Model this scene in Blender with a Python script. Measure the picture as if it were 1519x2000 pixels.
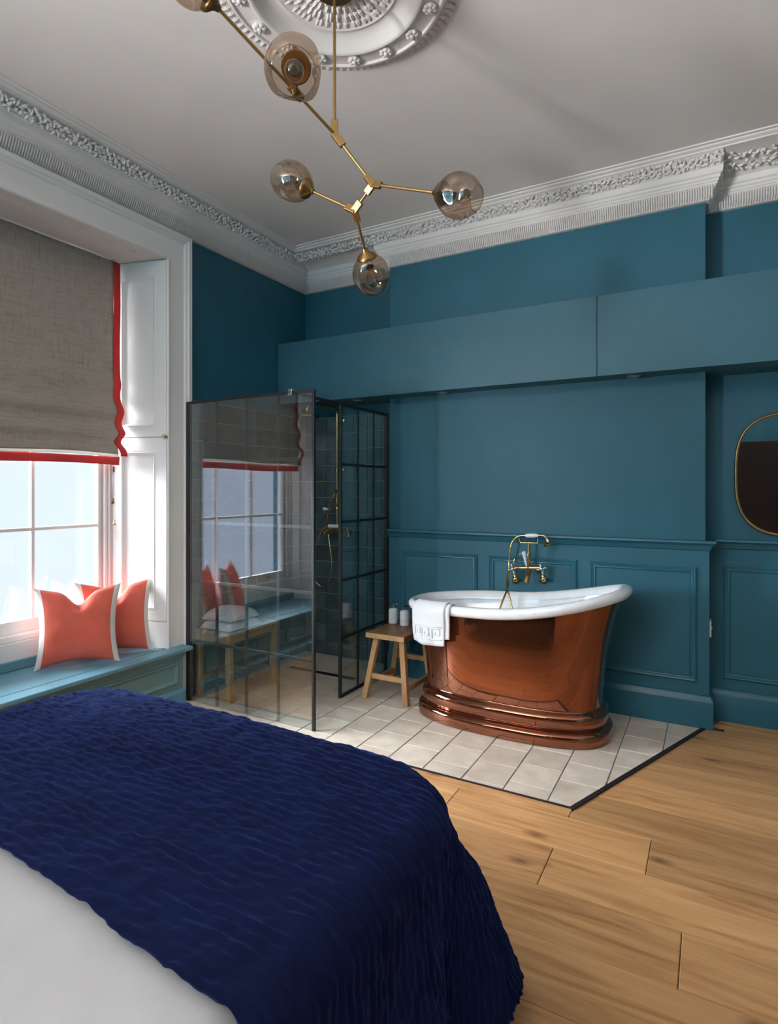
import bpy, bmesh, math, random
from mathutils import Vector, Matrix, noise
random.seed(7)
for o in list(bpy.data.objects): bpy.data.objects.remove(o)
scene = bpy.context.scene
COL = scene.collection
R_ = math.radians
# ------------------------------------------------------------------ camera
FPX, YAW, HY, CX, CAMH = 1142.7, R_(29.0), 954.5, 759.5, 1.35
cam = bpy.data.cameras.new('camera'); camo = bpy.data.objects.new('camera', cam); COL.objects.link(camo)
cam.sensor_fit = 'HORIZONTAL'; cam.sensor_width = 36.0; cam.lens = 36.0 * FPX / 1519.0
cam.shift_y = -(1000.0 - HY) / 1519.0; cam.clip_start = 0.02
camo.location = (0, 0, CAMH); camo.rotation_euler = (R_(90), 0, YAW)
scene.camera = camo
# ------------------------------------------------------------------ light
scene.view_settings.view_transform = 'Standard'; scene.view_settings.look = 'None'
scene.view_settings.gamma = 1.0; scene.view_settings.use_curve_mapping = False
scene.view_settings.exposure = 0.0
world = bpy.data.worlds.new('overcast_sky'); scene.world = world; world.use_nodes = True
bg = world.node_tree.nodes['Background']; bg.inputs[0].default_value = (0.59, 0.665, 0.86, 1); bg.inputs[1].default_value = 1.38
def area_light(name, loc, rot, sx, sy, energy, col):
    l = bpy.data.lights.new(name, 'AREA'); l.shape = 'RECTANGLE'; l.size = sx; l.size_y = sy; l.energy = energy; l.color = col
    o = bpy.data.objects.new(name, l); COL.objects.link(o); o.location = loc; o.rotation_euler = rot
    return o
def sun_light(name, direction, energy, angle, col):
    l = bpy.data.lights.new(name, 'SUN'); l.energy = energy; l.angle = R_(angle); l.color = col
    o = bpy.data.objects.new(name, l); COL.objects.link(o)
    o.rotation_euler = Vector(direction).to_track_quat('-Z', 'Y').to_euler(); o.location = (-6, 1, 6)
    return o
# bright overcast sky above the houses opposite, falling in through the windows on the left
sun_light('sky_daylight', (1.0, 0.40, -0.38), 26, 45, (0.90, 0.95, 1.0))
# added fill light, tilted up, in an invented window behind the camera
area_light('added_window_fill', (-3.45, -2.45, 1.80), (R_(120), 0, R_(-90)), 1.25, 2.1, 1600, (1.0, 0.975, 0.95))
# ------------------------------------------------------------------ pixel helpers
FW = Vector((-math.sin(YAW), math.cos(YAW), 0)); RT = Vector((math.cos(YAW), math.sin(YAW), 0)); UP = Vector((0, 0, 1)); OC = Vector((0, 0, CAMH))
def ray(x, y): return FW + RT * ((x - CX) / FPX) + UP * ((HY - y) / FPX)
def atY(x, y, Y): d = ray(x, y); return OC + d * (Y / d.y)
def atX(x, y, X): d = ray(x, y); return OC + d * (X / d.x)
def atZ(x, y, Z): d = ray(x, y); return OC + d * ((Z - CAMH) / d.z)
def atD(x, y, D): return OC + ray(x, y) * D
# ------------------------------------------------------------------ materials
def nmat(name):
    m = bpy.data.materials.new(name); m.use_nodes = True
    nt = m.node_tree; b = nt.nodes['Principled BSDF']
    return m, nt, b
def N(nt, typ, **kw):
    n = nt.nodes.new(typ)
    for k, v in kw.items(): setattr(n, k, v)
    return n
def coords(nt, scale=(1, 1, 1), kind='Object'):
    tc = N(nt, 'ShaderNodeTexCoord'); mp = N(nt, 'ShaderNodeMapping'); mp.inputs['Scale'].default_value = scale
    nt.links.new(tc.outputs[kind], mp.inputs['Vector']); return mp
def noise_bump(nt, b, scale, strength, dist=0.002, vec=None, detail=4):
    t = N(nt, 'ShaderNodeTexNoise'); t.inputs['Scale'].default_value = scale; t.inputs['Detail'].default_value = detail
    if vec: nt.links.new(vec.outputs[0], t.inputs['Vector'])
    bp = N(nt, 'ShaderNodeBump'); bp.inputs['Strength'].default_value = strength; bp.inputs['Distance'].default_value = dist
    nt.links.new(t.outputs[0], bp.inputs['Height']); nt.links.new(bp.outputs[0], b.inputs['Normal'])
    return t, bp
def mottle(nt, b, c1, c2, scale, vec=None, detail=5, lo=0.35, hi=0.65, rnd=0.0):
    t = N(nt, 'ShaderNodeTexNoise'); t.inputs['Scale'].default_value = scale; t.inputs['Detail'].default_value = detail
    if vec: nt.links.new(vec.outputs[0], t.inputs['Vector'])
    r = N(nt, 'ShaderNodeValToRGB'); r.color_ramp.elements[0].position = lo; r.color_ramp.elements[1].position = hi
    r.color_ramp.elements[0].color = (*c1, 1); r.color_ramp.elements[1].color = (*c2, 1)
    nt.links.new(t.outputs[0], r.inputs[0])
    out = r.outputs[0]
    if rnd:
        oi = N(nt, 'ShaderNodeObjectInfo'); ma = N(nt, 'ShaderNodeMapRange')
        ma.inputs[3].default_value = 1 - rnd; ma.inputs[4].default_value = 1 + rnd
        nt.links.new(oi.outputs['Random'], ma.inputs[0])
        hv = N(nt, 'ShaderNodeHueSaturation'); nt.links.new(ma.outputs[0], hv.inputs['Value']); nt.links.new(out, hv.inputs['Color'])
        out = hv.outputs[0]
    nt.links.new(out, b.inputs['Base Color'])
    return t
M = {}
def paint(name, col, rough=0.5, var=0.06, spec=0.4):
    m, nt, b = nmat(name); v = coords(nt)
    mottle(nt, b, [c * (1 - var) for c in col], [c * (1 + var) for c in col], 2.5, v, 6)
    noise_bump(nt, b, 90, 0.12, 0.001, v); b.inputs['Roughness'].default_value = rough; b.inputs['Specular IOR Level'].default_value = spec
    M[name] = m; return m
def plain(name, col, rough=0.5, metal=0.0, spec=0.5, coat=0.0):
    m, nt, b = nmat(name); v = coords(nt)
    mottle(nt, b, [c * 0.96 for c in col], [min(1, c * 1.04) for c in col], 18, v)
    b.inputs['Roughness'].default_value = rough; b.inputs['Metallic'].default_value = metal
    b.inputs['Specular IOR Level'].default_value = spec; b.inputs['Coat Weight'].default_value = coat; b.inputs['Coat Roughness'].default_value = 0.04
    M[name] = m; return m
paint('teal', (0.020, 0.116, 0.168), 0.55)
paint('teal_gloss', (0.020, 0.116, 0.168), 0.34)
paint('teal_cabinet', (0.032, 0.125, 0.172), 0.45)
paint('seat_blue', (0.12, 0.27, 0.34), 0.36)
paint('seat_green', (0.16, 0.27, 0.27), 0.45)
paint('ceiling_white', (0.80, 0.755, 0.73), 0.85, 0.02, 0.2)
paint('plaster', (0.78, 0.735, 0.71), 0.7, 0.05, 0.25)
paint('wood_white', (0.80, 0.765, 0.74), 0.42, 0.03)
plain('brass', (0.62, 0.42, 0.17), 0.22, 1.0)
plain('antique_brass', (0.37, 0.23, 0.09), 0.42, 1.0)
plain('dark_brass', (0.26, 0.15, 0.06), 0.35, 1.0)
plain('chrome', (0.75, 0.75, 0.77), 0.12, 1.0)
plain('black_metal', (0.010, 0.010, 0.012), 0.38)
plain('rubber_black', (0.012, 0.010, 0.014), 0.55)
plain('porcelain', (0.82, 0.83, 0.86), 0.10, 0.0, 0.6, 0.6)
plain('white_plastic', (0.75, 0.76, 0.78), 0.4)
plain('grout_dark', (0.16, 0.165, 0.165), 0.9)
plain('grout_wall', (0.42, 0.43, 0.42), 0.85)
plain('subfloor', (0.06, 0.045, 0.035), 0.9)
plain('dark_door', (0.018, 0.008, 0.007), 0.45)
plain('mirror_glass', (0.85, 0.86, 0.86), 0.02, 1.0)
plain('bulb_socket', (0.05, 0.035, 0.025), 0.45)
plain('bottle_white', (0.62, 0.64, 0.68), 0.35)
plain('cord_white', (0.7, 0.7, 0.68), 0.7)
plain('lamp_lens', (0.5, 0.5, 0.48), 0.2)
def copper():
    m, nt, b = nmat('copper'); v = coords(nt)
    mottle(nt, b, (0.27, 0.082, 0.034), (0.33, 0.104, 0.045), 3.0, v, 3)
    b.inputs['Metallic'].default_value = 0.9; b.inputs['Roughness'].default_value = 0.05
    b.inputs['Coat Weight'].default_value = 1.0; b.inputs['Coat Roughness'].default_value = 0.02
    noise_bump(nt, b, 5, 0.03, 0.01, v, 1); M['copper'] = m
copper()
def wood(name, c1, c2, c3, scale=(1.2, 14, 14), rough=0.45, rnd=0.18, knots=True, kind='Object'):
    m, nt, b = nmat(name); v = coords(nt, scale, kind)
    oi = N(nt, 'ShaderNodeObjectInfo'); cmb = N(nt, 'ShaderNodeVectorMath', operation='SCALE')
    vv = N(nt, 'ShaderNodeCombineXYZ')
    for k in range(3): nt.links.new(oi.outputs['Random'], vv.inputs[k])
    nt.links.new(vv.outputs[0], cmb.inputs[0]); cmb.inputs['Scale'].default_value = 37.0
    ad = N(nt, 'ShaderNodeVectorMath', operation='ADD'); nt.links.new(v.outputs[0], ad.inputs[0]); nt.links.new(cmb.outputs[0], ad.inputs[1])
    n1 = N(nt, 'ShaderNodeTexNoise'); n1.inputs['Scale'].default_value = 1.6; n1.inputs['Detail'].default_value = 8; n1.inputs['Roughness'].default_value = 0.62; n1.inputs['Distortion'].default_value = 0.9
    nt.links.new(ad.outputs[0], n1.inputs['Vector'])
    r = N(nt, 'ShaderNodeValToRGB'); e = r.color_ramp.elements
    e[0].position = 0.30; e[0].color = (*c1, 1); e[1].position = 0.72; e[1].color = (*c3, 1)
    k = e.new(0.5); k.color = (*c2, 1)
    nt.links.new(n1.outputs[0], r.inputs[0]); out = r.outputs[0]
    if knots:
        v2 = coords(nt, (2.2, 5.0, 5.0), kind); ad2 = N(nt, 'ShaderNodeVectorMath', operation='ADD')
        nt.links.new(v2.outputs[0], ad2.inputs[0]); nt.links.new(cmb.outputs[0], ad2.inputs[1])
        vo = N(nt, 'ShaderNodeTexVoronoi', voronoi_dimensions='2D'); vo.inputs['Scale'].default_value = 0.62; nt.links.new(ad2.outputs[0], vo.inputs['Vector'])
        kr = N(nt, 'ShaderNodeValToRGB'); kr.color_ramp.elements[0].position = 0.012; kr.color_ramp.elements[0].color = (0.16, 0.12, 0.10, 1)
        kr.color_ramp.elements[1].position = 0.085; kr.color_ramp.elements[1].color = (1, 1, 1, 1)
        nt.links.new(vo.outputs['Distance'], kr.inputs[0])
        mx = N(nt, 'ShaderNodeMixRGB', blend_type='MULTIPLY'); mx.inputs[0].default_value = 0.75
        nt.links.new(out, mx.inputs[1]); nt.links.new(kr.outputs[0], mx.inputs[2]); out = mx.outputs[0]
    ma = N(nt, 'ShaderNodeMapRange'); ma.inputs[3].default_value = 1 - rnd; ma.inputs[4].default_value = 1 + rnd; nt.links.new(oi.outputs['Random'], ma.inputs[0])
    hv = N(nt, 'ShaderNodeHueSaturation'); nt.links.new(ma.outputs[0], hv.inputs['Value']); nt.links.new(out, hv.inputs['Color'])
    nt.links.new(hv.outputs[0], b.inputs['Base Color'])
    bp = N(nt, 'ShaderNodeBump'); bp.inputs['Strength'].default_value = 0.12; bp.inputs['Distance'].default_value = 0.002
    nt.links.new(n1.outputs[0], bp.inputs['Height']); nt.links.new(bp.outputs[0], b.inputs['Normal'])
    b.inputs['Roughness'].default_value = rough; M[name] = m
wood('oak_plank', (0.31, 0.142, 0.052), (0.475, 0.255, 0.106), (0.575, 0.335, 0.150), rough=0.40, rnd=0.2)
wood('stool_wood', (0.30, 0.155, 0.06), (0.42, 0.235, 0.10), (0.48, 0.29, 0.135), (9, 9, 1.6), 0.5, 0.1, False)
wood('stool_top_wood', (0.13, 0.058, 0.028), (0.19, 0.09, 0.043), (0.24, 0.12, 0.06), (9, 2.0, 9), 0.42, 0.1, False)
def tile_mat(name, c1, c2, scale, rough, rnd, bump=0.2):
    m, nt, b = nmat(name); v = coords(nt, (1, 1, 1), 'Object')
    oi = N(nt, 'ShaderNodeObjectInfo'); ad = N(nt, 'ShaderNodeVectorMath', operation='ADD'); nt.links.new(v.outputs[0], ad.inputs[0])
    cb = N(nt, 'ShaderNodeCombineXYZ'); sc = N(nt, 'ShaderNodeVectorMath', operation='SCALE'); sc.inputs['Scale'].default_value = 51
    for k in range(3): nt.links.new(oi.outputs['Random'], cb.inputs[k])
    nt.links.new(cb.outputs[0], sc.inputs[0]); nt.links.new(sc.outputs[0], ad.inputs[1])
    mottle(nt, b, c1, c2, scale, ad, 6, 0.3, 0.7, rnd); noise_bump(nt, b, 16, bump, 0.003, ad); b.inputs['Roughness'].default_value = rough; M[name] = m
tile_mat('floor_tile', (0.50, 0.42, 0.345), (0.66, 0.585, 0.50), 9, 0.55, 0.07)
tile_mat('wall_tile', (0.050, 0.085, 0.095), (0.095, 0.135, 0.145), 10, 0.16, 0.22)
def fabric(name, c1, c2, scale=260, rough=0.95, transl=0.0, sheen=0.2, bump=0.35, big=6):
    m, nt, b = nmat(name); v = coords(nt)
    mottle(nt, b, c1, c2, big, v, 8, 0.3, 0.7)
    wv = N(nt, 'ShaderNodeTexNoise'); wv.inputs['Scale'].default_value = scale; wv.inputs['Detail'].default_value = 2; nt.links.new(v.outputs[0], wv.inputs['Vector'])
    bp = N(nt, 'ShaderNodeBump'); bp.inputs['Strength'].default_value = bump; bp.inputs['Distance'].default_value = 0.002
    nt.links.new(wv.outputs[0], bp.inputs['Height']); nt.links.new(bp.outputs[0], b.inputs['Normal'])
    b.inputs['Roughness'].default_value = rough; b.inputs['Sheen Weight'].default_value = sheen; b.inputs['Specular IOR Level'].default_value = 0.15
    if transl:
        tr = N(nt, 'ShaderNodeBsdfTranslucent'); tr.inputs[0].default_value = (*c2, 1)
        mx = N(nt, 'ShaderNodeMixShader'); mx.inputs[0].default_value = transl
        nt.links.new(b.outputs[0], mx.inputs[1]); nt.links.new(tr.outputs[0], mx.inputs[2])
        nt.links.new(mx.outputs[0], nt.nodes['Material Output'].inputs[0])
    M[name] = m
fabric('coral_fabric', (0.60, 0.105, 0.070), (0.72, 0.150, 0.105), 300)
fabric('cream_fabric', (0.66, 0.63, 0.58), (0.74, 0.71, 0.67), 300)
fabric('towel_white', (0.68, 0.68, 0.71), (0.74, 0.74, 0.77), 500, bump=0.8)
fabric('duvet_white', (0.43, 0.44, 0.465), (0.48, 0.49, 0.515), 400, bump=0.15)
fabric('navy_quilt', (0.0015, 0.0038, 0.025), (0.0026, 0.0070, 0.041), 420, sheen=0.22, bump=0.5)
M['navy_quilt'].node_tree.nodes['Principled BSDF'].inputs['Sheen Tint'].default_value = (0.10, 0.22, 1.0, 1)
M['navy_quilt'].node_tree.nodes['Principled BSDF'].inputs['Sheen Roughness'].default_value = 0.4
fabric('red_trim', (0.46, 0.045, 0.045), (0.55, 0.065, 0.06), 400, transl=0.25)
fabric('lining', (0.75, 0.72, 0.66), (0.80, 0.77, 0.72), 400, transl=0.3)
fabric('bed_base', (0.05, 0.05, 0.07), (0.07, 0.07, 0.09), 200)
def linen():
    m, nt, b = nmat('linen')
    va = coords(nt, (4, 4, 160)); vb = coords(nt, (160, 160, 4)); big = coords(nt)
    a = N(nt, 'ShaderNodeTexNoise'); a.inputs['Scale'].default_value = 2.2; a.inputs['Detail'].default_value = 3; nt.links.new(va.outputs[0], a.inputs['Vector'])
    c = N(nt, 'ShaderNodeTexNoise'); c.inputs['Scale'].default_value = 2.2; c.inputs['Detail'].default_value = 3; nt.links.new(vb.outputs[0], c.inputs['Vector'])
    ad = N(nt, 'ShaderNodeMath', operation='ADD'); nt.links.new(a.outputs[0], ad.inputs[0]); nt.links.new(c.outputs[0], ad.inputs[1])
    r = N(nt, 'ShaderNodeValToRGB'); r.color_ramp.elements[0].position = 0.75; r.color_ramp.elements[0].color = (0.25, 0.205, 0.175, 1)
    r.color_ramp.elements[1].position = 1.25; r.color_ramp.elements[1].color = (0.42, 0.365, 0.32, 1)
    hm = N(nt, 'ShaderNodeMath', operation='MULTIPLY'); hm.inputs[1].default_value = 1.0; nt.links.new(ad.outputs[0], hm.inputs[0]); nt.links.new(hm.outputs[0], r.inputs[0])
    r.color_ramp.elements[0].position = 0.7; r.color_ramp.elements[1].position = 1.0
    nt.links.new(r.outputs[0], b.inputs['Base Color']); b.inputs['Roughness'].default_value = 0.95; b.inputs['Specular IOR Level'].default_value = 0.1
    bp = N(nt, 'ShaderNodeBump'); bp.inputs['Strength'].default_value = 0.3; bp.inputs['Distance'].default_value = 0.001
    nt.links.new(ad.outputs[0], bp.inputs['Height']); nt.links.new(bp.outputs[0], b.inputs['Normal'])
    tr = N(nt, 'ShaderNodeBsdfTranslucent'); nt.links.new(r.outputs[0], tr.inputs[0])
    mx = N(nt, 'ShaderNodeMixShader'); mx.inputs[0].default_value = 0.12
    nt.links.new(b.outputs[0], mx.inputs[1]); nt.links.new(tr.outputs[0], mx.inputs[2]); nt.links.new(mx.outputs[0], nt.nodes['Material Output'].inputs[0])
    M['linen'] = m
linen()
def thin_glass(name, tint, f0=0.04, rough=0.0, frost=0.0, frost_col=(1, 1, 1), refl=(1, 1, 1)):
    m, nt, b = nmat(name); nt.nodes.remove(b)
    lw = N(nt, 'ShaderNodeLayerWeight'); lw.inputs[0].default_value = 0.5      # Schlick reflectance, the same from both sides of the sheet
    pw = N(nt, 'ShaderNodeMath', operation='POWER'); pw.inputs[1].default_value = 5; nt.links.new(lw.outputs['Facing'], pw.inputs[0])
    fr = N(nt, 'ShaderNodeMapRange'); fr.inputs[3].default_value = f0; fr.inputs[4].default_value = 1.0; nt.links.new(pw.outputs[0], fr.inputs[0])
    tb = N(nt, 'ShaderNodeBsdfTransparent'); tb.inputs[0].default_value = (*tint, 1)
    gl = N(nt, 'ShaderNodeBsdfGlossy'); gl.inputs['Roughness'].default_value = rough; gl.inputs[0].default_value = (*refl, 1)
    mx = N(nt, 'ShaderNodeMixShader'); nt.links.new(fr.outputs[0], mx.inputs[0])
    body = tb.outputs[0]
    if frost:
        tl = N(nt, 'ShaderNodeBsdfTranslucent'); tl.inputs[0].default_value = (*frost_col, 1)
        v = coords(nt); t = N(nt, 'ShaderNodeTexNoise'); t.inputs['Scale'].default_value = 2.4; t.inputs['Detail'].default_value = 5; nt.links.new(v.outputs[0], t.inputs['Vector'])
        mr = N(nt, 'ShaderNodeMapRange'); mr.inputs[3].default_value = frost * 0.6; mr.inputs[4].default_value = min(1, frost * 1.4); nt.links.new(t.outputs[0], mr.inputs[0])
        m2 = N(nt, 'ShaderNodeMixShader'); nt.links.new(mr.outputs[0], m2.inputs[0]); nt.links.new(tb.outputs[0], m2.inputs[1]); nt.links.new(tl.outputs[0], m2.inputs[2]); body = m2.outputs[0]
    nt.links.new(body, mx.inputs[1]); nt.links.new(gl.outputs[0], mx.inputs[2])
    nt.links.new(mx.outputs[0], nt.nodes['Material Output'].inputs[0]); M[name] = m
thin_glass('shower_glass', (0.93, 0.97, 0.97), 0.165)
thin_glass('window_glass', (0.97, 0.99, 1.0), 0.04, frost=0.012, frost_col=(0.93, 0.96, 1.0))
thin_glass('smoke_glass', (0.72, 0.63, 0.555), 0.12, refl=(0.95, 0.85, 0.75))
thin_glass('bulb_glass', (0.85, 0.82, 0.78), 0.06)
# ------------------------------------------------------------------ mesh helpers
def nb(): return bmesh.new()
def obj(name, bm, mat, parent=None, smooth=False, bevel=0.0, seg=2, angle=40):
    me = bpy.data.meshes.new(name); bmesh.ops.recalc_face_normals(bm, faces=bm.faces) if smooth != 'raw' else None
    bm.to_mesh(me); bm.free()
    if mat: me.materials.append(M[mat])
    if smooth:
        for p in me.polygons: p.use_smooth = True
        if smooth == 'auto': me.set_sharp_from_angle(angle=R_(angle))
    o = bpy.data.objects.new(name, me); COL.objects.link(o)
    if parent: o.parent = parent
    if bevel:
        md = o.modifiers.new('bevel', 'BEVEL'); md.width = bevel; md.segments = seg; md.limit_method = 'ANGLE'; md.angle_limit = R_(35)
    return o
def tag(o, label, cat, group=None, kind=None):
    o['label'] = label; o['category'] = cat
    if group: o['group'] = group
    if kind: o['kind'] = kind
    return o
def thing(name, label, cat, loc=(0, 0, 0), rotz=0, group=None):
    o = bpy.data.objects.new(name, None); COL.objects.link(o); o.location = loc; o.rotation_euler = (0, 0, rotz)
    o.empty_display_size = 0.05
    tag(o, label, cat, group); bpy.context.view_layer.update(); return o
def adopt(parent, *objs):
    # geometry is modelled in world space: keep it there under its parent
    mi = Matrix.LocRotScale(parent.location, parent.rotation_euler, None).inverted()
    for o in objs: o.parent = parent; o.matrix_parent_inverse = mi
    return objs[0] if len(objs) == 1 else objs
def sub(part, o): o.parent = part; return o     # a piece of a part whose own frame is the world's
def struct(o, label, cat='room'):
    o['kind'] = 'structure'; o['label'] = label; o['category'] = cat; return o
def box(bm, x0, x1, y0, y1, z0, z1, mtx=None):
    vs = [bm.verts.new((x, y, z)) for x in (x0, x1) for y in (y0, y1) for z in (z0, z1)]
    for f in ((0, 1, 3, 2), (4, 6, 7, 5), (0, 4, 5, 1), (2, 3, 7, 6), (0, 2, 6, 4), (1, 5, 7, 3)): bm.faces.new([vs[i] for i in f])
    if mtx: bmesh.ops.transform(bm, matrix=mtx, verts=vs)
    return vs
def bar(bm, a, b, w, h, up=(0, 0, 1), taper=1.0):
    a = Vector(a); b = Vector(b); d = (b - a).normalized(); u = Vector(up); s = d.cross(u)
    if s.length < 1e-4: s = d.cross(Vector((0, 1, 0)))
    s.normalize(); u = s.cross(d).normalized(); vs = []
    for p, k in ((a, 1), (b, taper)):
        for i, j in ((-1, -1), (1, -1), (1, 1), (-1, 1)): vs.append(bm.verts.new(p + s * (i * w / 2 * k) + u * (j * h / 2 * k)))
    for f in ((0, 1, 2, 3), (7, 6, 5, 4), (0, 4, 5, 1), (1, 5, 6, 2), (2, 6, 7, 3), (3, 7, 4, 0)): bm.faces.new([vs[i] for i in f])
def tube(bm, pts, r, n=10, caps=True, closed=False):
    pts = [Vector(p) for p in pts]; rs = r if isinstance(r, (list, tuple)) else [r] * len(pts); rings = []; ref = None; L = len(pts)
    for i, p in enumerate(pts):
        d = (pts[(i + 1) % L] - pts[i - 1]) if closed else (pts[min(i + 1, L - 1)] - pts[max(i - 1, 0)])
        d.normalize()
        if ref is None: ref = d.orthogonal().normalized()
        ref = (ref - d * ref.dot(d)).normalized(); b = d.cross(ref)
        rings.append([bm.verts.new(p + (ref * math.cos(2 * math.pi * k / n) + b * math.sin(2 * math.pi * k / n)) * rs[i]) for k in range(n)])
    for i in range(L if closed else L - 1):
        A, B = rings[i], rings[(i + 1) % L]
        for k in range(n): bm.faces.new((A[k], A[(k + 1) % n], B[(k + 1) % n], B[k]))
    if caps and not closed: bm.faces.new(rings[0][::-1]); bm.faces.new(rings[-1])
def lathe(bm, prof, n=24, mtx=None):
    rings = []; vs = []
    for r, z in prof:
        if r < 1e-6: ring = [bm.verts.new((0, 0, z))]
        else: ring = [bm.verts.new((r * math.cos(2 * math.pi * k / n), r * math.sin(2 * math.pi * k / n), z)) for k in range(n)]
        rings.append(ring); vs += ring
    for A, B in zip(rings, rings[1:]):
        for k in range(n):
            q = (k + 1) % n
            if len(A) == 1 and len(B) == 1: continue
            if len(A) == 1: bm.faces.new((A[0], B[q], B[k]))
            elif len(B) == 1: bm.faces.new((A[k], A[q], B[0]))
            else: bm.faces.new((A[k], A[q], B[q], B[k]))
    if mtx: bmesh.ops.transform(bm, matrix=mtx, verts=vs)
    return vs
def aim(loc, d, roll=0.0):
    q = Vector(d).to_track_quat('Z', 'Y'); return Matrix.Translation(Vector(loc)) @ q.to_matrix().to_4x4() @ Matrix.Rotation(roll, 4, 'Z')
def ball(bm, c, r, sx=1, sy=1, sz=1, u=12, v=8):
    return bmesh.ops.create_uvsphere(bm, u_segments=u, v_segments=v, radius=r, matrix=Matrix.Translation(Vector(c)) @ Matrix.Diagonal((sx, sy, sz, 1)))['verts']
def loft(bm, lines, closed=False):
    V = [[bm.verts.new(p) for p in l] for l in lines]; L = len(V)
    for i in range(L if closed else L - 1):
        for k in range(len(V[i]) - 1):
            q = (V[i][k], V[i][k + 1], V[(i + 1) % L][k + 1], V[(i + 1) % L][k])
            try: bm.faces.new(q)
            except ValueError: pass
    return V
def offsets(path, closed=False):
    # mitred unit offset to the right of the travelling direction
    n = len(path); out = []
    def nrm(a, b):
        dx, dy = b[0] - a[0], b[1] - a[1]; l = math.hypot(dx, dy); return (dy / l, -dx / l)
    for i in range(n):
        n1 = nrm(path[i - 1], path[i]) if (i > 0 or closed) else None
        n2 = nrm(path[i], path[(i + 1) % n]) if (i < n - 1 or closed) else None
        n1 = n1 or n2; n2 = n2 or n1
        k = 1 + n1[0] * n2[0] + n1[1] * n2[1]; out.append(((n1[0] + n2[0]) / k, (n1[1] + n2[1]) / k))
    return out
def sweep(bm, path, prof, closed=False):
    of = offsets(path, closed)
    loft(bm, [[(p[0] + o[0] * d, p[1] + o[1] * d, z) for d, z in prof] for p, o in zip(path, of)], closed)
    if not closed:
        pass
def frame_mould(bm, org, U, V, Nn, u0, u1, v0, v1, prof):
    # mitred picture-frame moulding: prof = (inset from the outer edge, height off the surface)
    org, U, V, Nn = Vector(org), Vector(U), Vector(V), Vector(Nn); lines = []
    for su, sv in ((0, 0), (1, 0), (1, 1), (0, 1)):
        l = []
        for i, h in prof:
            u = u0 + i if su == 0 else u1 - i; v = v0 + i if sv == 0 else v1 - i
            l.append(org + U * u + V * v + Nn * h)
        lines.append(l)
    loft(bm, lines, True)
def clip_poly(poly, a, b, c):
    # keep a*x+b*y<=c
    out = []
    for i, p in enumerate(poly):
        q = poly[(i + 1) % len(poly)]; dp = a * p[0] + b * p[1] - c; dq = a * q[0] + b * q[1] - c
        if dp <= 0: out.append(p)
        if dp * dq < 0:
            t = dp / (dp - dq); out.append((p[0] + (q[0] - p[0]) * t, p[1] + (q[1] - p[1]) * t))
    return out
def poly_area(p): return abs(sum(p[i][0] * p[(i + 1) % len(p)][1] - p[(i + 1) % len(p)][0] * p[i][1] for i in range(len(p)))) / 2
def slab(bm, poly, z0, z1, ch=0.002):
    cx = sum(p[0] for p in poly) / len(poly); cy = sum(p[1] for p in poly) / len(poly)
    def inset(p):
        l = max(1e-4, math.hypot(p[0] - cx, p[1] - cy)); k = max(0.0, 1 - ch * 1.4 / l); return (cx + (p[0] - cx) * k, cy + (p[1] - cy) * k)
    A = [bm.verts.new((p[0], p[1], z0)) for p in poly]; B = [bm.verts.new((p[0], p[1], z1 - ch)) for p in poly]; C = [bm.verts.new((*inset(p), z1)) for p in poly]
    n = len(poly)
    for X, Y in ((A, B), (B, C)):
        for i in range(n): bm.faces.new((X[i], X[(i + 1) % n], Y[(i + 1) % n], Y[i]))
    bm.faces.new(C); bm.faces.new(A[::-1])
def smoothstep(a, b, x): t = max(0, min(1, (x - a) / (b - a))); return t * t * (3 - 2 * t)
def bez(pts, n=24):
    # Catmull-Rom through the points
    P = [Vector(p) for p in pts]; P = [P[0] * 2 - P[1]] + P + [P[-1] * 2 - P[-2]]; out = []
    for i in range(1, len(P) - 2):
        for k in range(n):
            t = k / n; a, b, c, d = P[i - 1], P[i], P[i + 1], P[i + 2]
            out.append(0.5 * ((2 * b) + (c - a) * t + (2 * a - 5 * b + 4 * c - d) * t * t + (3 * b - a - 3 * c + d) * t ** 3))
    out.append(P[-2]); return out
# ------------------------------------------------------------------ room dimensions (metres)
XL, XR, YB, YBR, YN = -2.99, 2.40, 3.95, 3.77, -3.60      # left wall, right wall, back recess, chimney breast, rear wall
BX0, BX1 = -2.08, -0.04                                    # chimney breast
ZC = 3.22
WY0, WY1, WZ1 = 0.98, 2.50, 2.775                          # window opening
SEATZ = 0.36
DG = ((-0.52, 2.535), (-0.033, 3.775))                     # slanted edge of the tiled floor
# ------------------------------------------------------------------ floor
bm = nb(); box(bm, XL - 0.4, XR + 0.2, YN - 0.2, YB + 0.15, -0.12, -0.012)
floor = struct(obj('floor', bm, 'subfloor'), 'wide oak plank floor with a pale tiled bathing corner', 'floor')
dgx, dgy = DG[1][0] - DG[0][0], DG[1][1] - DG[0][1]; dl = math.hypot(dgx, dgy); dnx, dny = dgy / dl, -dgx / dl    # normal to the right of the slanted edge
dc = dnx * DG[0][0] + dny * DG[0][1]
bm = nb()
box(bm, XL, DG[1][0] + 0.01, 2.54, YB, -0.012, -0.004)
g = obj('grout', bm, 'grout_dark', floor)
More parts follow.
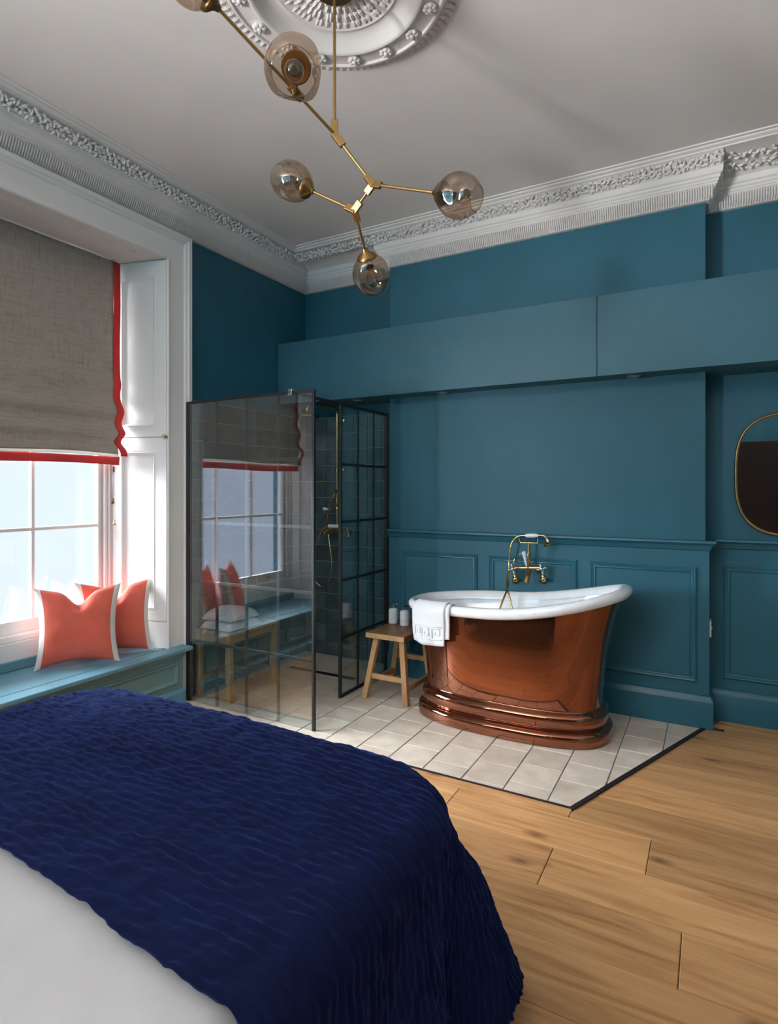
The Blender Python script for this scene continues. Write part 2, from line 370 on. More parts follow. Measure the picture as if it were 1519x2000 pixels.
# the grout bed follows the slanted edge
g.data.clear_geometry(); bm = nb(); pl = clip_poly([(XL, 2.54), (0.1, 2.54), (0.1, YB), (XL, YB)], dnx, dny, dc); slab(bm, pl, -0.0119, -0.0035, 0.0005); bm.to_mesh(g.data); bm.free()
TS = 0.2
col_i = 0; x = -0.628 - 12 * TS
while x < 0.2:
    off = (0.09 if col_i % 2 else 0.19) + random.uniform(-0.02, 0.02); y = 2.542 - off
    while y < YB:
        p = [(x + .0025, max(y, 2.541) + .0025), (x + TS - .0025, max(y, 2.541) + .0025), (x + TS - .0025, y + TS - .0025), (x + .0025, y + TS - .0025)]
        if y + TS > 2.56:
            p = clip_poly(p, dnx, dny, dc - 0.012); p = clip_poly(p, 0, 1, YB - 0.02) if p else p; p = clip_poly(p, -1, 0, -(XL + 0.02)) if p else p
            if len(p) > 2 and poly_area(p) > 4e-4 and not (BX0 < x and y > YBR + 0.02):
                bm = nb(); slab(bm, [(a, b) for a, b in p], -0.004, random.uniform(-0.0006, 0.0006), 0.0018)
                obj('tile', bm, 'floor_tile', floor)
        y += TS
    x += TS; col_i += 1
bm = nb(); box(bm, XL, DG[0][0] + 0.004, 2.529, 2.541, -0.01, 0.003); obj('edge_trim', bm, 'rubber_black', floor)
bm = nb(); bar(bm, (DG[0][0], DG[0][1], -0.002), (DG[1][0] + 0.02, DG[1][1] + 0.05, -0.002), 0.022, 0.014); obj('edge_trim', bm, 'rubber_black', floor)
bm = nb(); box(bm, DG[1][0] + .03, DG[1][0] + .085, 3.742, 3.758, -.006, .006); obj('edge_trim', bm, 'rubber_black', floor)
# oak planks: rows parallel to the back wall
PW = 0.234
def plank(x0, x1, y0, y1, clips=()):
    p = [(x0 + .0012, y0 + .0008), (x1 - .0012, y0 + .0008), (x1 - .0012, y1 - .0008), (x0 + .0012, y1 - .0008)]
    for c in clips:
        p = clip_poly(p, *c)
        if len(p) < 3 or poly_area(p) < 2e-4: return
    cx = sum(q[0] for q in p) / len(p); cy = sum(q[1] for q in p) / len(p)
    bm = nb(); slab(bm, [(a - cx, b - cy) for a, b in p], -0.0115, 0.0, 0.0015)
    o = obj('plank', bm, 'oak_plank', floor); o.location = (cx, cy, random.uniform(-.0004, .0004)); return o
joints = {0: [-1.0, -0.208], 1: [-2.1, -0.526, 1.35], 2: [-1.5, -0.084, 1.55], 3: [-1.9, 0.75], 4: [-1.2, -0.51, 1.5]}
plank(XL - 0.0, -1.9, 2.461, 2.529); plank(-1.9, DG[0][0], 2.461, 2.529)
y1 = 2.459; row = 0
while y1 > YN:
    y0 = max(y1 - PW, YN); xs = joints.get(row)
    if xs is None: s = random.uniform(0.3, 1.6); xs = [XL + s + k * 1.85 for k in range(3) if XL + s + k * 1.85 < XR - 0.2]
    ed = [XL] + xs + [XR]
    for a, b in zip(ed, ed[1:]): plank(a, b, y0, y1)
    y1 = y0; row += 1
y0 = 2.459; row = 0
rs = {0: [0.9], 1: [0.35, 1.9], 2: [1.2], 3: [0.75], 4: [1.6], 5: [0.4, 1.8], 6: [1.1]}
while y0 < YB - 0.01:
    yy = min(y0 + PW, YB); ed = [-0.6 if row else DG[0][0]] + rs.get(row, [1.0]) + [XR]
    for a, b in zip(ed, ed[1:]): plank(a, b, y0, yy, [(-dnx, -dny, -(dc + 0.011))])
    y0 = yy; row += 1
# ------------------------------------------------------------------ walls and ceiling
bm = nb(); T = 0.65
box(bm, XL - T, XL, YN - .2, -3.15, 0, 3.4); box(bm, XL - T, XL, -1.75, WY0, 0, 3.4); box(bm, XL - T, XL, WY1, YB + .15, 0, 3.4)
box(bm, XL - T, XL, WY0, WY1, WZ1 + 0.02, 3.4); box(bm, XL - T, XL - 0.36, WY0, WY1, 0, 0.44)
box(bm, XL - T, XL, -3.15, -1.75, 2.85, 3.4); box(bm, XL - T, XL, -3.15, -1.75, 0, 0.7)
wall_left = struct(obj('wall_left', bm, 'teal'), 'teal painted wall holding the window', 'wall')
bm = nb()
box(bm, XL, XR + .15, YB, YB + .15, 0, 3.4); box(bm, BX0, BX1, YBR, YB, 0, 3.4)
box(bm, BX0 + 0.002, BX1 + .02, YBR - .02, YBR, 0.0, 1.03); box(bm, BX1, BX1 + .02, YBR, YB - .02, 0.0, 1.03); box(bm, BX1 + .02, XR, YB - .02, YB, 0, 1.03)
wall_back = struct(obj('wall_back', bm, 'teal'), 'teal back wall with chimney breast and panelled dado', 'wall')
bm = nb(); box(bm, XR, XR + .15, YN - .2, YB, 0, 3.4)
struct(obj('wall_right', bm, 'teal'), 'plain teal wall on the right of the room', 'wall')
bm = nb(); box(bm, XL, XR, YN - .15, YN, 0, 3.4); box(bm, -.25, XR, YN, -1.62, 0, 3.4)  # second box: added block, keeps direct daylight off the wall the mirror shows
struct(obj('wall_rear', bm, 'teal'), 'plain teal wall behind the bed, with an added projecting block', 'wall')
bm = nb(); box(bm, XL - T, XR + .15, YN - .2, YB + .15, ZC, 3.45)
struct(obj('ceiling', bm, 'ceiling_white'), 'off-white plaster ceiling', 'ceiling')
# panel mouldings of the dado
PM = [(0, 0), (0.0, 0.010), (0.006, 0.014), (0.012, 0.010), (0.018, 0.010), (0.024, 0.006), (0.030, 0.007), (0.036, 0.0)]
for u0, u1 in ((-1.975, -1.395), (-1.312, -0.742), (-0.664, -0.084)):
    bm = nb(); frame_mould(bm, (0, YBR - .02, 0), (1, 0, 0), (0, 0, 1), (0, -1, 0), u0, u1, 0.255, 0.905, PM); obj('panel_moulding', bm, 'teal_gloss', wall_back, 'auto')
for u0, u1 in ((0.052, 0.95), (1.05, 1.95)):
    bm = nb(); frame_mould(bm, (0, YB - .02, 0), (1, 0, 0), (0, 0, 1), (0, -1, 0), u0, u1, 0.248, 0.905, PM); obj('panel_moulding', bm, 'teal_gloss', wall_back, 'auto')
DP = [(BX0, YBR - .02), (BX1 + .02, YBR - .02), (BX1 + .02, YB - .02), (XR, YB - .02)]
bm = nb(); sweep(bm, DP, [(-0.02, 1.056), (0.030, 1.056), (0.034, 1.050), (0.034, 1.042), (0.026, 1.036), (0.018, 1.030), (0.016, 1.022), (0.010, 1.014), (0.008, 1.004), (0.0, 0.998)])
box(bm, BX0 - .001, BX0, YBR - .052, YBR, 1.0, 1.056)
struct(obj('trim_2', bm, 'teal_gloss', None, 'auto'), 'teal dado rail along the panelled back wall', 'trim')
bm = nb(); sweep(bm, DP, [(0.0, 0.185), (0.006, 0.183), (0.008, 0.172), (0.016, 0.163), (0.018, 0.150), (0.020, 0.146), (0.020, 0.0)])
box(bm, BX0 - .001, BX0, YBR - .04, YBR, 0, .15)
struct(obj('baseboard_back', bm, 'teal_gloss', None, 'auto'), 'teal skirting board with moulded top along the back wall', 'baseboard')
# ------------------------------------------------------------------ cornice
LOW = [(0.0, 2.972), (0.018, 2.975), (0.026, 2.990), (0.034, 3.010), (0.050, 3.035), (0.060, 3.046), (0.060, 3.052), (0.066, 3.056), (0.066, 3.066), (0.074, 3.072), (0.074, 3.086), (0.084, 3.092), (0.088, 3.112), (0.088, 3.122)]
UPR = [(0.094, 3.126), (0.104, 3.150), (0.120, 3.170), (0.142, 3.184), (0.150, 3.186), (0.150, 3.194), (0.158, 3.198), (0.166, 3.204), (0.168, 3.210), (0.182, 3.213), (0.186, 3.222)]
path = [(XL, YN), (XL, YB), (BX0, YB), (BX0, YBR), (BX1, YBR), (BX1, YB), (XR, YB), (XR, YN)]
of = offsets(path); lines = []
for i, (p, o) in enumerate(zip(path, of)):
    l = [(p[0] + o[0] * d, p[1] + o[1] * d, z) for d, z in LOW]
    for d, z in UPR:
        if i in (0, 7): l.append((p[0] + o[0] * d, p[1] + o[1] * d, z))
        else:
            xx = XL + d if i == 1 else (XR - d if i == 6 else p[0] + o[0] * 0.088); rec = p[1] == YB; yy_ = YBR - d
            if rec and d < .149: yy_ = (YB - .094) + (d - .094) / (.150 - .094) * ((YBR - .150) - (YB - .094))
            l.append((xx, yy_, z))
    lines.append(l)
bm = nb(); loft(bm, lines)
cornice = struct(obj('trim_1', bm, 'plaster', None, 'auto', angle=30), 'ornate white plaster cornice around the ceiling', 'cornice')
# carved foliage in the frieze and the leaf band underneath
def leaf(bm, mtx, l, w, h):
    # a pointed cupped leaf with a raised midrib
    pts = [(-0.5, 0, 0), (-0.15, 0.5, .3), (0.2, 0.38, .5), (0.55, 0.0, .15), (0.2, -0.38, .5), (-0.15, -0.5, .3), (-0.1, 0, 1.0), (0.25, 0, 0.95)]
    V = [bm.verts.new(mtx @ Vector((x * l, y * w, z * h))) for x, y, z in pts]
    for f in ((0, 6, 1), (1, 6, 7), (1, 7, 2), (2, 7, 3), (3, 7, 4), (4, 7, 5), (7, 6, 5), (5, 6, 0)): bm.faces.new([V[i] for i in f])
def frieze(bm, a, b, nrm, out0, z0, out1, z1, seed):
    rnd = random.Random(seed); a = Vector((*a, 0)); b = Vector((*b, 0)); L = (b - a).length; d = (b - a).normalized(); n = Vector((*nrm, 0))
    slope = (n * (out1 - out0) + Vector((0, 0, z1 - z0))); H = slope.length; sv = slope.normalized(); face = d.cross(sv).normalized()
    if face.dot(Vector((0, 0, -1))) + face.dot(n) < 0: face = -face
    s = 0.0; k = 0
    while s < L:
        for m in range(3):
            ph = k * 0.9; cy = 0.5 + 0.30 * math.sin(ph + m * 2.1) + rnd.uniform(-.10, .10); ang = ph * 1.3 + m * 2.2 + rnd.uniform(-.6, .6)
            c = a + d * (s + rnd.uniform(-.006, .006)) + n * out0 + Vector((0, 0, z0)) + sv * (H * cy)
            ex = d * math.cos(ang) + sv * math.sin(ang); ey = face.cross(ex)
            mt = Matrix(((ex.x, ey.x, face.x, c.x), (ex.y, ey.y, face.y, c.y), (ex.z, ey.z, face.z, c.z), (0, 0, 0, 1)))
            leaf(bm, mt, rnd.uniform(.026, .040), rnd.uniform(.014, .021), rnd.uniform(.010, .017))
        s += 0.0165; k += 1
bm = nb()
frieze(bm, (XL, -0.5), (XL, 3.60), (1, 0), 0.092, 3.124, 0.142, 3.180, 1)
frieze(bm, (-2.85, YBR), (BX1 + .08, YBR), (0, -1), 0.092, 3.124, 0.142, 3.180, 2)
frieze(bm, (BX1 + .10, YB), (1.6, YB), (0, -1), 0.10, 3.128, 0.30, 3.180, 3)
frieze(bm, (XR, 3.6), (XR, 2.0), (-1, 0), 0.092, 3.124, 0.142, 3.180, 4)
fo = obj('frieze_foliage', bm, 'plaster', cornice); fo['kind'] = 'stuff'
bm = nb()
def leaf_band(a, b, nrm):
    a = Vector((*a, 0)); b = Vector((*b, 0)); L = (b - a).length; d = (b - a).normalized(); n = Vector((*nrm, 0)); k = 0; s = 0.012
    while s < L - .005:
        base = a + d * s
        P = [base + n * o + Vector((0, 0, z)) for o, z in ((0.022, 2.977), (0.037, 2.992), (0.050, 3.015), (0.060, 3.040))]
        ws = (0.002, 0.0045, 0.0050, 0.003); lf = [bm.verts.new(p - d * w) for p, w in zip(P, ws)]; rt = [bm.verts.new(p + d * w) for p, w in zip(P, ws)]
        md = [bm.verts.new(p + (n * 0.7 - Vector((0, 0, .7))) * 0.0045) for p in P]
        for i in range(3): bm.faces.new((lf[i], md[i], md[i + 1], lf[i + 1])); bm.faces.new((md[i], rt[i], rt[i + 1], md[i + 1]))
        s += 0.0128
leaf_band((XL, 0.2), (XL, 3.92), (1, 0)); leaf_band((XL + .05, YB), (BX0, YB), (0, -1)); leaf_band((BX0, YBR), (BX1 + .05, YBR), (0, -1)); leaf_band((BX1 + .06, YB), (1.8, YB), (0, -1))
lo = obj('leaf_band', bm, 'plaster', cornice, 'raw'); lo['kind'] = 'stuff'
# ------------------------------------------------------------------ ceiling rose
RC = Vector((-1.21, 1.7725, ZC))
rose = thing('ceiling_rose', 'round white plaster ceiling rose with rosettes and acanthus centre', 'ceiling rose', RC)
bm = nb(); lathe(bm, [(0.0, -0.014), (0.225, -0.012), (0.235, -0.016), (0.242, -0.010), (0.262, -0.012), (0.290, -0.022), (0.312, -0.044), (0.322, -0.050), (0.330, -0.048), (0.336, -0.040), (0.342, -0.036), (0.396, -0.032), (0.402, -0.040), (0.412, -0.038), (0.420, -0.022), (0.430, -0.010), (0.436, 0.0)], 96); obj('ring', bm, 'plaster', rose, 'auto', angle=50)
bm = nb(); rnd = random.Random(3)
for ring, (r0, n, l, w, h) in enumerate(((0.205, 52, .040, .020, .006), (0.168, 44, .050, .020, .009), (0.128, 34, .05, .020, .010), (0.095, 24, .05, .022, .012))):
    for k in range(n):
        a = 2 * math.pi * (k + 0.5 * (ring % 2)) / n + rnd.uniform(-.04, .04); ex = Vector((math.cos(a), math.sin(a), 0)); fz = Vector((0, 0, -1)); ey = fz.cross(ex); c = ex * r0 + Vector((0, 0, -0.013))
        leaf(bm, Matrix(((ex.x, ey.x, 0, c.x), (ex.y, ey.y, 0, c.y), (0, 0, -1, c.z), (0, 0, 0, 1))), l, w, h)
ac = obj('acanthus_leaves', bm, 'plaster', rose); ac['kind'] = 'stuff'
bm = nb()
for k in range(96):
    a = 2 * math.pi * k / 96; ex = Vector((math.cos(a), math.sin(a), 0)); ey = Vector((0, 0, -1)).cross(ex); c = ex * 0.458 + Vector((0, 0, -0.0005))
    leaf(bm, Matrix(((ex.x, ey.x, 0, c.x), (ex.y, ey.y, 0, c.y), (0, 0, -1, c.z), (0, 0, 0, 1))), .046, .026, .008)
fr = obj('leaf_fringe', bm, 'plaster', rose); fr['kind'] = 'stuff'
bm = nb(); ball(bm, (0, 0, -0.004), .0075, 1, 1, .9, 8, 6)
for k in range(7):
    a = 2 * math.pi * k / 7; ball(bm, (.0125 * math.cos(a), .0125 * math.sin(a), 0), .0078, 1, 1, .8, 8, 6)
lathe(bm, [(0, 0.008), (.016, .006), (.020, .001), (.017, -.002)], 14)
r0 = obj('rosette', bm, 'plaster', rose, True)
for k in range(16):
    a = R_(21 + 22.5 * k); o = r0 if k == 0 else r0.copy()
    if k: COL.objects.link(o)
    o.parent = rose; o.location = (0.366 * math.cos(a), 0.366 * math.sin(a), -0.042); o.rotation_euler = (0, 0, a); o.scale = (1.4, 1.4, 1.4)
# ------------------------------------------------------------------ shower tiling on the walls
TW = 0.13
def wall_tile_mesh(w, h):
    bm = nb(); slab(bm, [(0, 0), (w, 0), (w, h), (0, h)], 0, 0.008, 0.002); me = bpy.data.meshes.new('tile'); bmesh.ops.recalc_face_normals(bm, faces=bm.faces); bm.to_mesh(me); bm.free(); me.materials.append(M['wall_tile']); return me
cache = {}
def wall_tiles(wall, org, ux, us, zs):
    # basis: u along the wall, z up, face towards the room
    U = Vector(ux); Z = Vector((0, 0, 1)); Nn = U.cross(Z)
    for a, b in zip(us, us[1:]):
        for c, d in zip(zs, zs[1:]):
            w, h = round(b - a - .004, 4), round(d - c - .004, 4)
            if w < .008 or h < .008: continue
            if (w, h) not in cache: cache[(w, h)] = wall_tile_mesh(w, h)
            o = bpy.data.objects.new('tile', cache[(w, h)]); COL.objects.link(o); o.parent = wall
            p = Vector(org) + U * (a + .002) + Z * (c + .002); t = random.uniform(-.008, .008); t2 = random.uniform(-.008, .008)
            o.matrix_local = Matrix(((U.x, 0, Nn.x, p.x), (U.y, 0, Nn.y, p.y), (0, 1, Nn.z, p.z), (0, 0, 0, 1))) @ Matrix.Rotation(t, 4, 'X') @ Matrix.Rotation(t2, 4, 'Y')
zs = [0.001] + [0.109 + TW * k for k in range(14)] + [1.930]
bm = nb(); box(bm, XL, XL + .012, 2.685, YB, 0.0, 1.932); obj('grout', bm, 'grout_wall', wall_left)
wall_tiles(wall_left, (XL + .0125, 0, 0), (0, 1, 0), [2.690] + [2.808 + TW * k for k in range(9)] + [3.936], zs)
bm = nb(); box(bm, XL + .012, BX0, YB - .012, YB, 0.0, 1.932); obj('grout', bm, 'grout_wall', wall_back)
wall_tiles(wall_back, (0, YB - .0125, 0), (1, 0, 0), [-2.975] + [-2.893 + TW * k for k in range(7)] + [BX0 - .002], zs)
bm = nb(); box(bm, BX0 - .012, BX0, YBR, YB - .012, 0.0, 1.932); obj('tile_return', bm, 'wall_tile', wall_back)
# ------------------------------------------------------------------ window
win = bpy.data.objects.new('window_1', None); COL.objects.link(win); win.location = (0, 0, 0)
struct(win, 'tall white sash window with splayed panelled shutters', 'window')
# architrave: moulded frame on the wall face
AP = [(0.0, 0.0), (0.0, 0.050), (0.006, 0.056), (0.030, 0.056), (0.036, 0.048), (0.048, 0.044), (0.056, 0.036), (0.062, 0.034), (0.165, 0.034), (0.172, 0.042), (0.180, 0.042), (0.186, 0.034), (0.186, 0.031)]
bm = nb(); lines = []
ao0, ao1, aoz = WY0 - 0.186, WY1 + 0.186, WZ1 + 0.186
for (y, z, sy, sz) in ((ao0, 0.0, 1, 0), (ao0, aoz, 1, -1), (ao1, aoz, -1, -1), (ao1, 0.0, -1, 0)):
    lines.append([(XL + h, y + sy * i, z + sz * i) for i, h in AP])
loft(bm, lines); obj('architrave', bm, 'wood_white', win, 'auto', angle=25)
# head soffit lining, splayed to the sash
XS = -3.395     # room face of the sash
SA, SB = (XL + 0.035, WY1 - 0.002), (XS + 0.05, WY1 - 0.105)     # far reveal, outer and inner end
NA, NB = (XL + 0.035, WY0 + 0.002), (XS + 0.05, WY0 + 0.105)
bm = nb(); v = [bm.verts.new(p) for p in ((XL + .03, WY0, WZ1), (XL + .03, WY1, WZ1), (XS - .1, WY1, WZ1), (XS - .1, WY0, WZ1))]; w = [bm.verts.new((q.co.x, q.co.y, WZ1 + .02)) for q in v]
bm.faces.new(v); bm.faces.new(w)
for i in range(4): bm.faces.new((v[i], v[(i + 1) % 4], w[(i + 1) % 4], w[i]))
obj('soffit_lining', bm, 'wood_white', win)
bm = nb(); frame_mould(bm, (0, 0, WZ1), (1, 0, 0), (0, 1, 0), (0, 0, -1), XS + .10, XL - 0.04, WY0 + .16, WY1 - .16, [(0, 0), (0, .006), (.01, .008), (.02, .002), (.024, 0)]); obj('soffit_moulding', bm, 'wood_white', win, 'auto')
def shutter(a, b, sign, far):
    A = Vector((*a, 0)); B = Vector((*b, 0)); t = (B - A).normalized(); n = Vector((t.y, -t.x, 0)) * sign; L = (B - A).length
    def slabbox(bm, u0, u1, z0, z1, h0, h1):
        vs = [bm.verts.new(A + t * u + n * h + Vector((0, 0, z))) for u in (u0, u1) for h in (h0, h1) for z in (z0, z1)]
        for f in ((0, 1, 3, 2), (4, 6, 7, 5), (0, 4, 5, 1), (2, 3, 7, 6), (0, 2, 6, 4), (1, 5, 7, 3)): bm.faces.new([vs[i] for i in f])
    bm = nb(); slabbox(bm, 0, L, SEATZ, WZ1, -0.10, -0.012); obj('shutter_box', bm, 'wood_white', win)
    for z0, z1, p0, p1 in ((0.528, 1.668, 0.600, 1.578), (1.674, 2.766, 1.740, 2.670)):
        bm = nb(); slabbox(bm, 0.004, L - .012, z0, p0, -0.012, 0); slabbox(bm, 0.004, L - .012, p1, z1, -0.012, 0)
        slabbox(bm, 0.004, 0.084, p0, p1, -0.012, 0); slabbox(bm, L - .075, L - .012, p0, p1, -0.012, 0)
        s = obj('shutter', bm, 'wood_white', win)
        bm = nb(); frame_mould(bm, A, t, (0, 0, 1), n, 0.084, L - .075, p0, p1, [(0, 0.0), (0.004, .003), (.010, -.002), (.016, -.008), (.020, -.0118)]); obj('panel_moulding', bm, 'wood_white', s, 'auto')
    bm = nb(); slabbox(bm, 0.0, L, SEATZ, 0.524, -0.012, 0.0); obj('shutter_plinth', bm, 'wood_white', win)
    bm = nb(); c = A + t * 0.004 + Vector((0, 0, 1.672)); m = aim(c, n); lathe(bm, [(.011, 0), (.011, .003), (.005, .004), (.005, .012), (.010, .016), (.013, .022), (.010, .028), (0, .030)], 16, m); obj('knob', bm, 'brass', win, True)
    return A, t, n, L
shutter(SA, SB, -1, True); shutter(NA, NB, 1, False)
# box frame beside the sash, sill and apron
bm = nb(); box(bm, XS - .09, XS + .05, WY1 - .115, WY1, SEATZ, WZ1); box(bm, XS - .09, XS + .05, WY0, WY0 + .115, SEATZ, WZ1); box(bm, XS - .09, XS + .05, WY0, WY1, WZ1 - .03, WZ1); obj('box_frame', bm, 'wood_white', win, bevel=.003)
for s, yy in ((1, WY1 - .115), (-1, WY0 + .115)):
    bm = nb(); bar(bm, (XS + .022, yy - s * .011, .57), (XS + .022, yy - s * .011, WZ1 - .03), .022, .02, (1, 0, 0)); obj('staff_bead', bm, 'wood_white', win, bevel=.006)
bm = nb(); box(bm, XS - .12, XS + .045, WY0 + .115, WY1 - .115, 0.508, 0.545); obj('sill', bm, 'wood_white', win, bevel=.008)
bm = nb(); box(bm, XS - .02, XS + .062, WY0 + .06, WY1 - .06, SEATZ, 0.508); obj('apron', bm, 'wood_white', win)
bm = nb(); box(bm, XS + .06, XS + .078, WY0 + .06, WY1 - .06, SEATZ + .0, SEATZ + .055); obj('apron_bead', bm, 'seat_blue', win, bevel=.006)
# lower and upper sash: stiles, rails, glazing bars and panes
GY0, GY1 = WY0 + .115, WY1 - .115
def sash(xf, z0, z1, nz, rail_b, rail_t):
    bm = nb(); st = .045
    box(bm, xf - .042, xf, GY0 + .002, GY0 + st, z0, z1); box(bm, xf - .042, xf, GY1 - st, GY1 - .002, z0, z1)
    box(bm, xf - .042, xf, GY0 + st, GY1 - st, z0, z0 + rail_b); box(bm, xf - .042, xf, GY0 + st, GY1 - st, z1 - rail_t, z1)
    s = obj('sash', bm, 'wood_white', win, bevel=.003)
    ys = [GY0 + st + (GY1 - GY0 - 2 * st) * k / 3 for k in range(4)]; zz = [z0 + rail_b + (z1 - rail_t - z0 - rail_b) * k / nz for k in range(nz + 1)]
    for y in ys[1:-1]: bm = nb(); box(bm, xf - .034, xf - .004, y - .010, y + .010, zz[0], zz[-1]); obj('glazing_bar', bm, 'wood_white', s, bevel=.006)
    for z in zz[1:-1]: bm = nb(); box(bm, xf - .033, xf - .005, ys[0], ys[-1], z - .010, z + .010); obj('glazing_bar', bm, 'wood_white', s, bevel=.006)
    for y0, y1 in zip(ys, ys[1:]):
        for a, b in zip(zz, zz[1:]):
            bm = nb(); v = [bm.verts.new(p) for p in ((xf - .024, y0, a), (xf - .024, y1, a), (xf - .024, y1, b), (xf - .024, y0, b))]; bm.faces.new(v); obj('pane', bm, 'window_glass', s)
    return s
s1 = sash(XS, 0.545, 1.665, 2, 0.068, 0.04); sash(XS - .048, 1.640, 2.74, 2, 0.04, 0.05)
for y in (1.35, 2.1):
    bm = nb(); lathe(bm, [(.012, 0), (.012, .003), (.006, .005), (.006, .014), (.011, .018), (.008, .026), (0, .028)], 12, aim((XS, y, .58), (1, 0, .2))); obj('sash_lift', bm, 'brass', s1, True)
# added window out of view behind the camera: bars for the fill-light opening
for nm, cx, cy, horiz in (('fill_window', XL - .2, -2.45, False),):
    w = bpy.data.objects.new(nm, None); COL.objects.link(w); struct(w, 'added sash window behind the bed' if horiz else 'added sash window out of view, opening for the fill light', 'window')
    for k in range(4):
        u = -.65 + .4333 * k; bm = nb()
        if horiz: box(bm, cx + u - .02, cx + u + .02, cy - .02, cy + .02, .7, 2.8)
        else: box(bm, cx - .02, cx + .02, cy + u - .02, cy + u + .02, .7, 2.8)
        obj('glazing_bar', bm, 'wood_white', w)
    for z in (.72, 1.22, 1.75, 2.27, 2.78):
        bm = nb()
        if horiz: box(bm, cx - .65, cx + .65, cy - .018, cy + .018, z - .02, z + .02)
        else: box(bm, cx - .018, cx + .018, cy - .7, cy + .7, z - .02, z + .02)
        obj('rail', bm, 'wood_white', w)
# ------------------------------------------------------------------ window seat
seat = thing('window_seat', 'blue painted window seat with panelled front below the sash window', 'window seat', (XL, 1.74, 0))
SX1 = -2.862
bm = nb(); box(bm, XL - .34, SX1 - .045, WY0 + .0, WY1 + .075, 0.16, SEATZ - .028); box(bm, XL - .34, SX1 - .02, WY0, WY1 + .09, 0.0, .16)
# the carcass stops at the architrave, only its front stands proud
bm.free(); bm = nb(); box(bm, XL + .06, SX1 - .045, WY0 - .10, WY1 + .085, 0.0, SEATZ - .03); adopt(seat, obj('carcass', bm, 'seat_green', bevel=.003))
bm = nb(); box(bm, XS + .064, SX1 - .105, WY0 + .05, WY1 - .02, SEATZ - .03, SEATZ); adopt(seat, obj('lid', bm, 'seat_blue', bevel=.002))
bm = nb(); box(bm, SX1 - .102, SX1, WY0 - .14, WY1 + .128, SEATZ - .024, SEATZ); adopt(seat, obj('nosing', bm, 'seat_blue', bevel=.006, seg=3))
bm = nb(); sweep(bm, [(SX1 - .045, WY1 + .085), (SX1 - .045, WY0 - .1)][::-1], [(0, SEATZ - .062), (.010, SEATZ - .056), (.014, SEATZ - .042), (.024, SEATZ - .034), (.030, SEATZ - .024)]); adopt(seat, obj('cove_moulding', bm, 'seat_green', None, 'auto'))
for y0, y1 in ((WY0 - .03, 1.70), (1.80, WY1 + .035)):
    bm = nb(); frame_mould(bm, (SX1 - .045, 0, 0), (0, 1, 0), (0, 0, 1), (1, 0, 0), y0, y1, 0.145, SEATZ - .085, [(0, 0), (0, .012), (.008, .014), (.012, .006), (.020, .004), (.024, 0)]); adopt(seat, obj('panel_moulding', bm, 'seat_green', None, 'auto'))
bm = nb(); sweep(bm, [(SX1 - .045, WY0 - .1), (SX1 - .045, WY1 + .09)], [(0, .105), (.008, .103), (.012, .092), (.018, .086), (.018, 0)]); adopt(seat, obj('plinth', bm, 'seat_blue', None, 'auto'))
# ------------------------------------------------------------------ roman blind
blind = thing('roman_blind', 'taupe linen roman blind with coral red borders over the window', 'blind', (-3.27, 1.74, 2.76))
BXP, BY0, BY1 = -3.268, WY0 + .10, WY1 - .098
def blind_x(y, z):
    # slack folds towards the hem
    k = smoothstep(2.3, 1.55, z); w = 0.003 * math.sin((z - 1.5) * 24 + 0.6 * math.sin(y * 5)) * k + 0.050 * math.exp(-((z - 1.69) / .045) ** 2) + 0.034 * math.exp(-((z - 1.83) / .05) ** 2) + 0.012 * math.exp(-((z - 2.0) / .04) ** 2)
    return BXP + w + 0.006 * noise.noise((y * 4, z * 3, 0)) + 0.05 * smoothstep(1.72, 1.56, z) * 0.8
def blind_strip(y0, y1, z0, z1, ny, nz, dx=0.0, edge=0.0, wave=0.0):
    bm = nb(); L = []
    for j in range(nz + 1):
        z = z1 + (z0 - z1) * j / nz; row = []
        for i in range(ny + 1):
            y = y0 + (y1 - y0) * i / ny; zz = z + wave * math.sin(y * 6.5 + .8) * (j / nz)
            e = edge * (0.010 * noise.noise((zz * 3, 0, 9)) - .024 * math.exp(-((zz - 1.645) / .035) ** 2) + .022 * smoothstep(1.64, 1.56, zz)); row.append((blind_x(y, zz) + dx, y + e, zz))
        L.append(row)
    loft(bm, L); return bm
def solid(o, th): md = o.modifiers.new('thick', 'SOLIDIFY'); md.thickness = th; md.offset = 0; return o
adopt(blind, solid(obj('linen_panel', blind_strip(BY0 + .045, BY1 - .045, 1.565, WZ1 - .01, 60, 90, 0, 0, .006), 'linen', None, True), .002))
adopt(blind, solid(obj('side_border', blind_strip(BY1 - .047, BY1, 1.552, WZ1 - .01, 4, 90, .0015, 1), 'red_trim', None, True), .003))
adopt(blind, solid(obj('side_border', blind_strip(BY0, BY0 + .047, 1.552, WZ1 - .01, 4, 90, .0015, 1), 'red_trim', None, True), .003))
adopt(blind, solid(obj('lining_hem', blind_strip(BY0 + .03, BY1 - .03, 1.549, 1.575, 60, 6, -.02, 0, .006), 'lining', None, True), .003))
adopt(blind, solid(obj('hem_border', blind_strip(BY0 + .01, BY1 - .01, 1.500, 1.550, 60, 6, -.035, 0, .004), 'red_trim', None, True), .003))
bm = nb(); box(bm, BXP - .045, BXP - .012, BY0 + .01, BY1 - .01, WZ1 - .04, WZ1 - .002); adopt(blind, obj('head_batten', bm, 'wood_white'))
cord = thing('blind_cord', 'looped white blind cord with small brass cleat on the window frame', 'cord', (XS + .06, 2.40, 1.1))
cy = WY1 - .108; cxp = XS + .062
bm = nb(); tube(bm, [(cxp, cy + .004, 1.50), (cxp, cy + .004, 1.28)], .0028, 8); tube(bm, [(cxp, cy + .016, 1.50), (cxp, cy + .007, 1.28)], .0028, 8); adopt(cord, obj('cord', bm, 'cord_white', None, True))
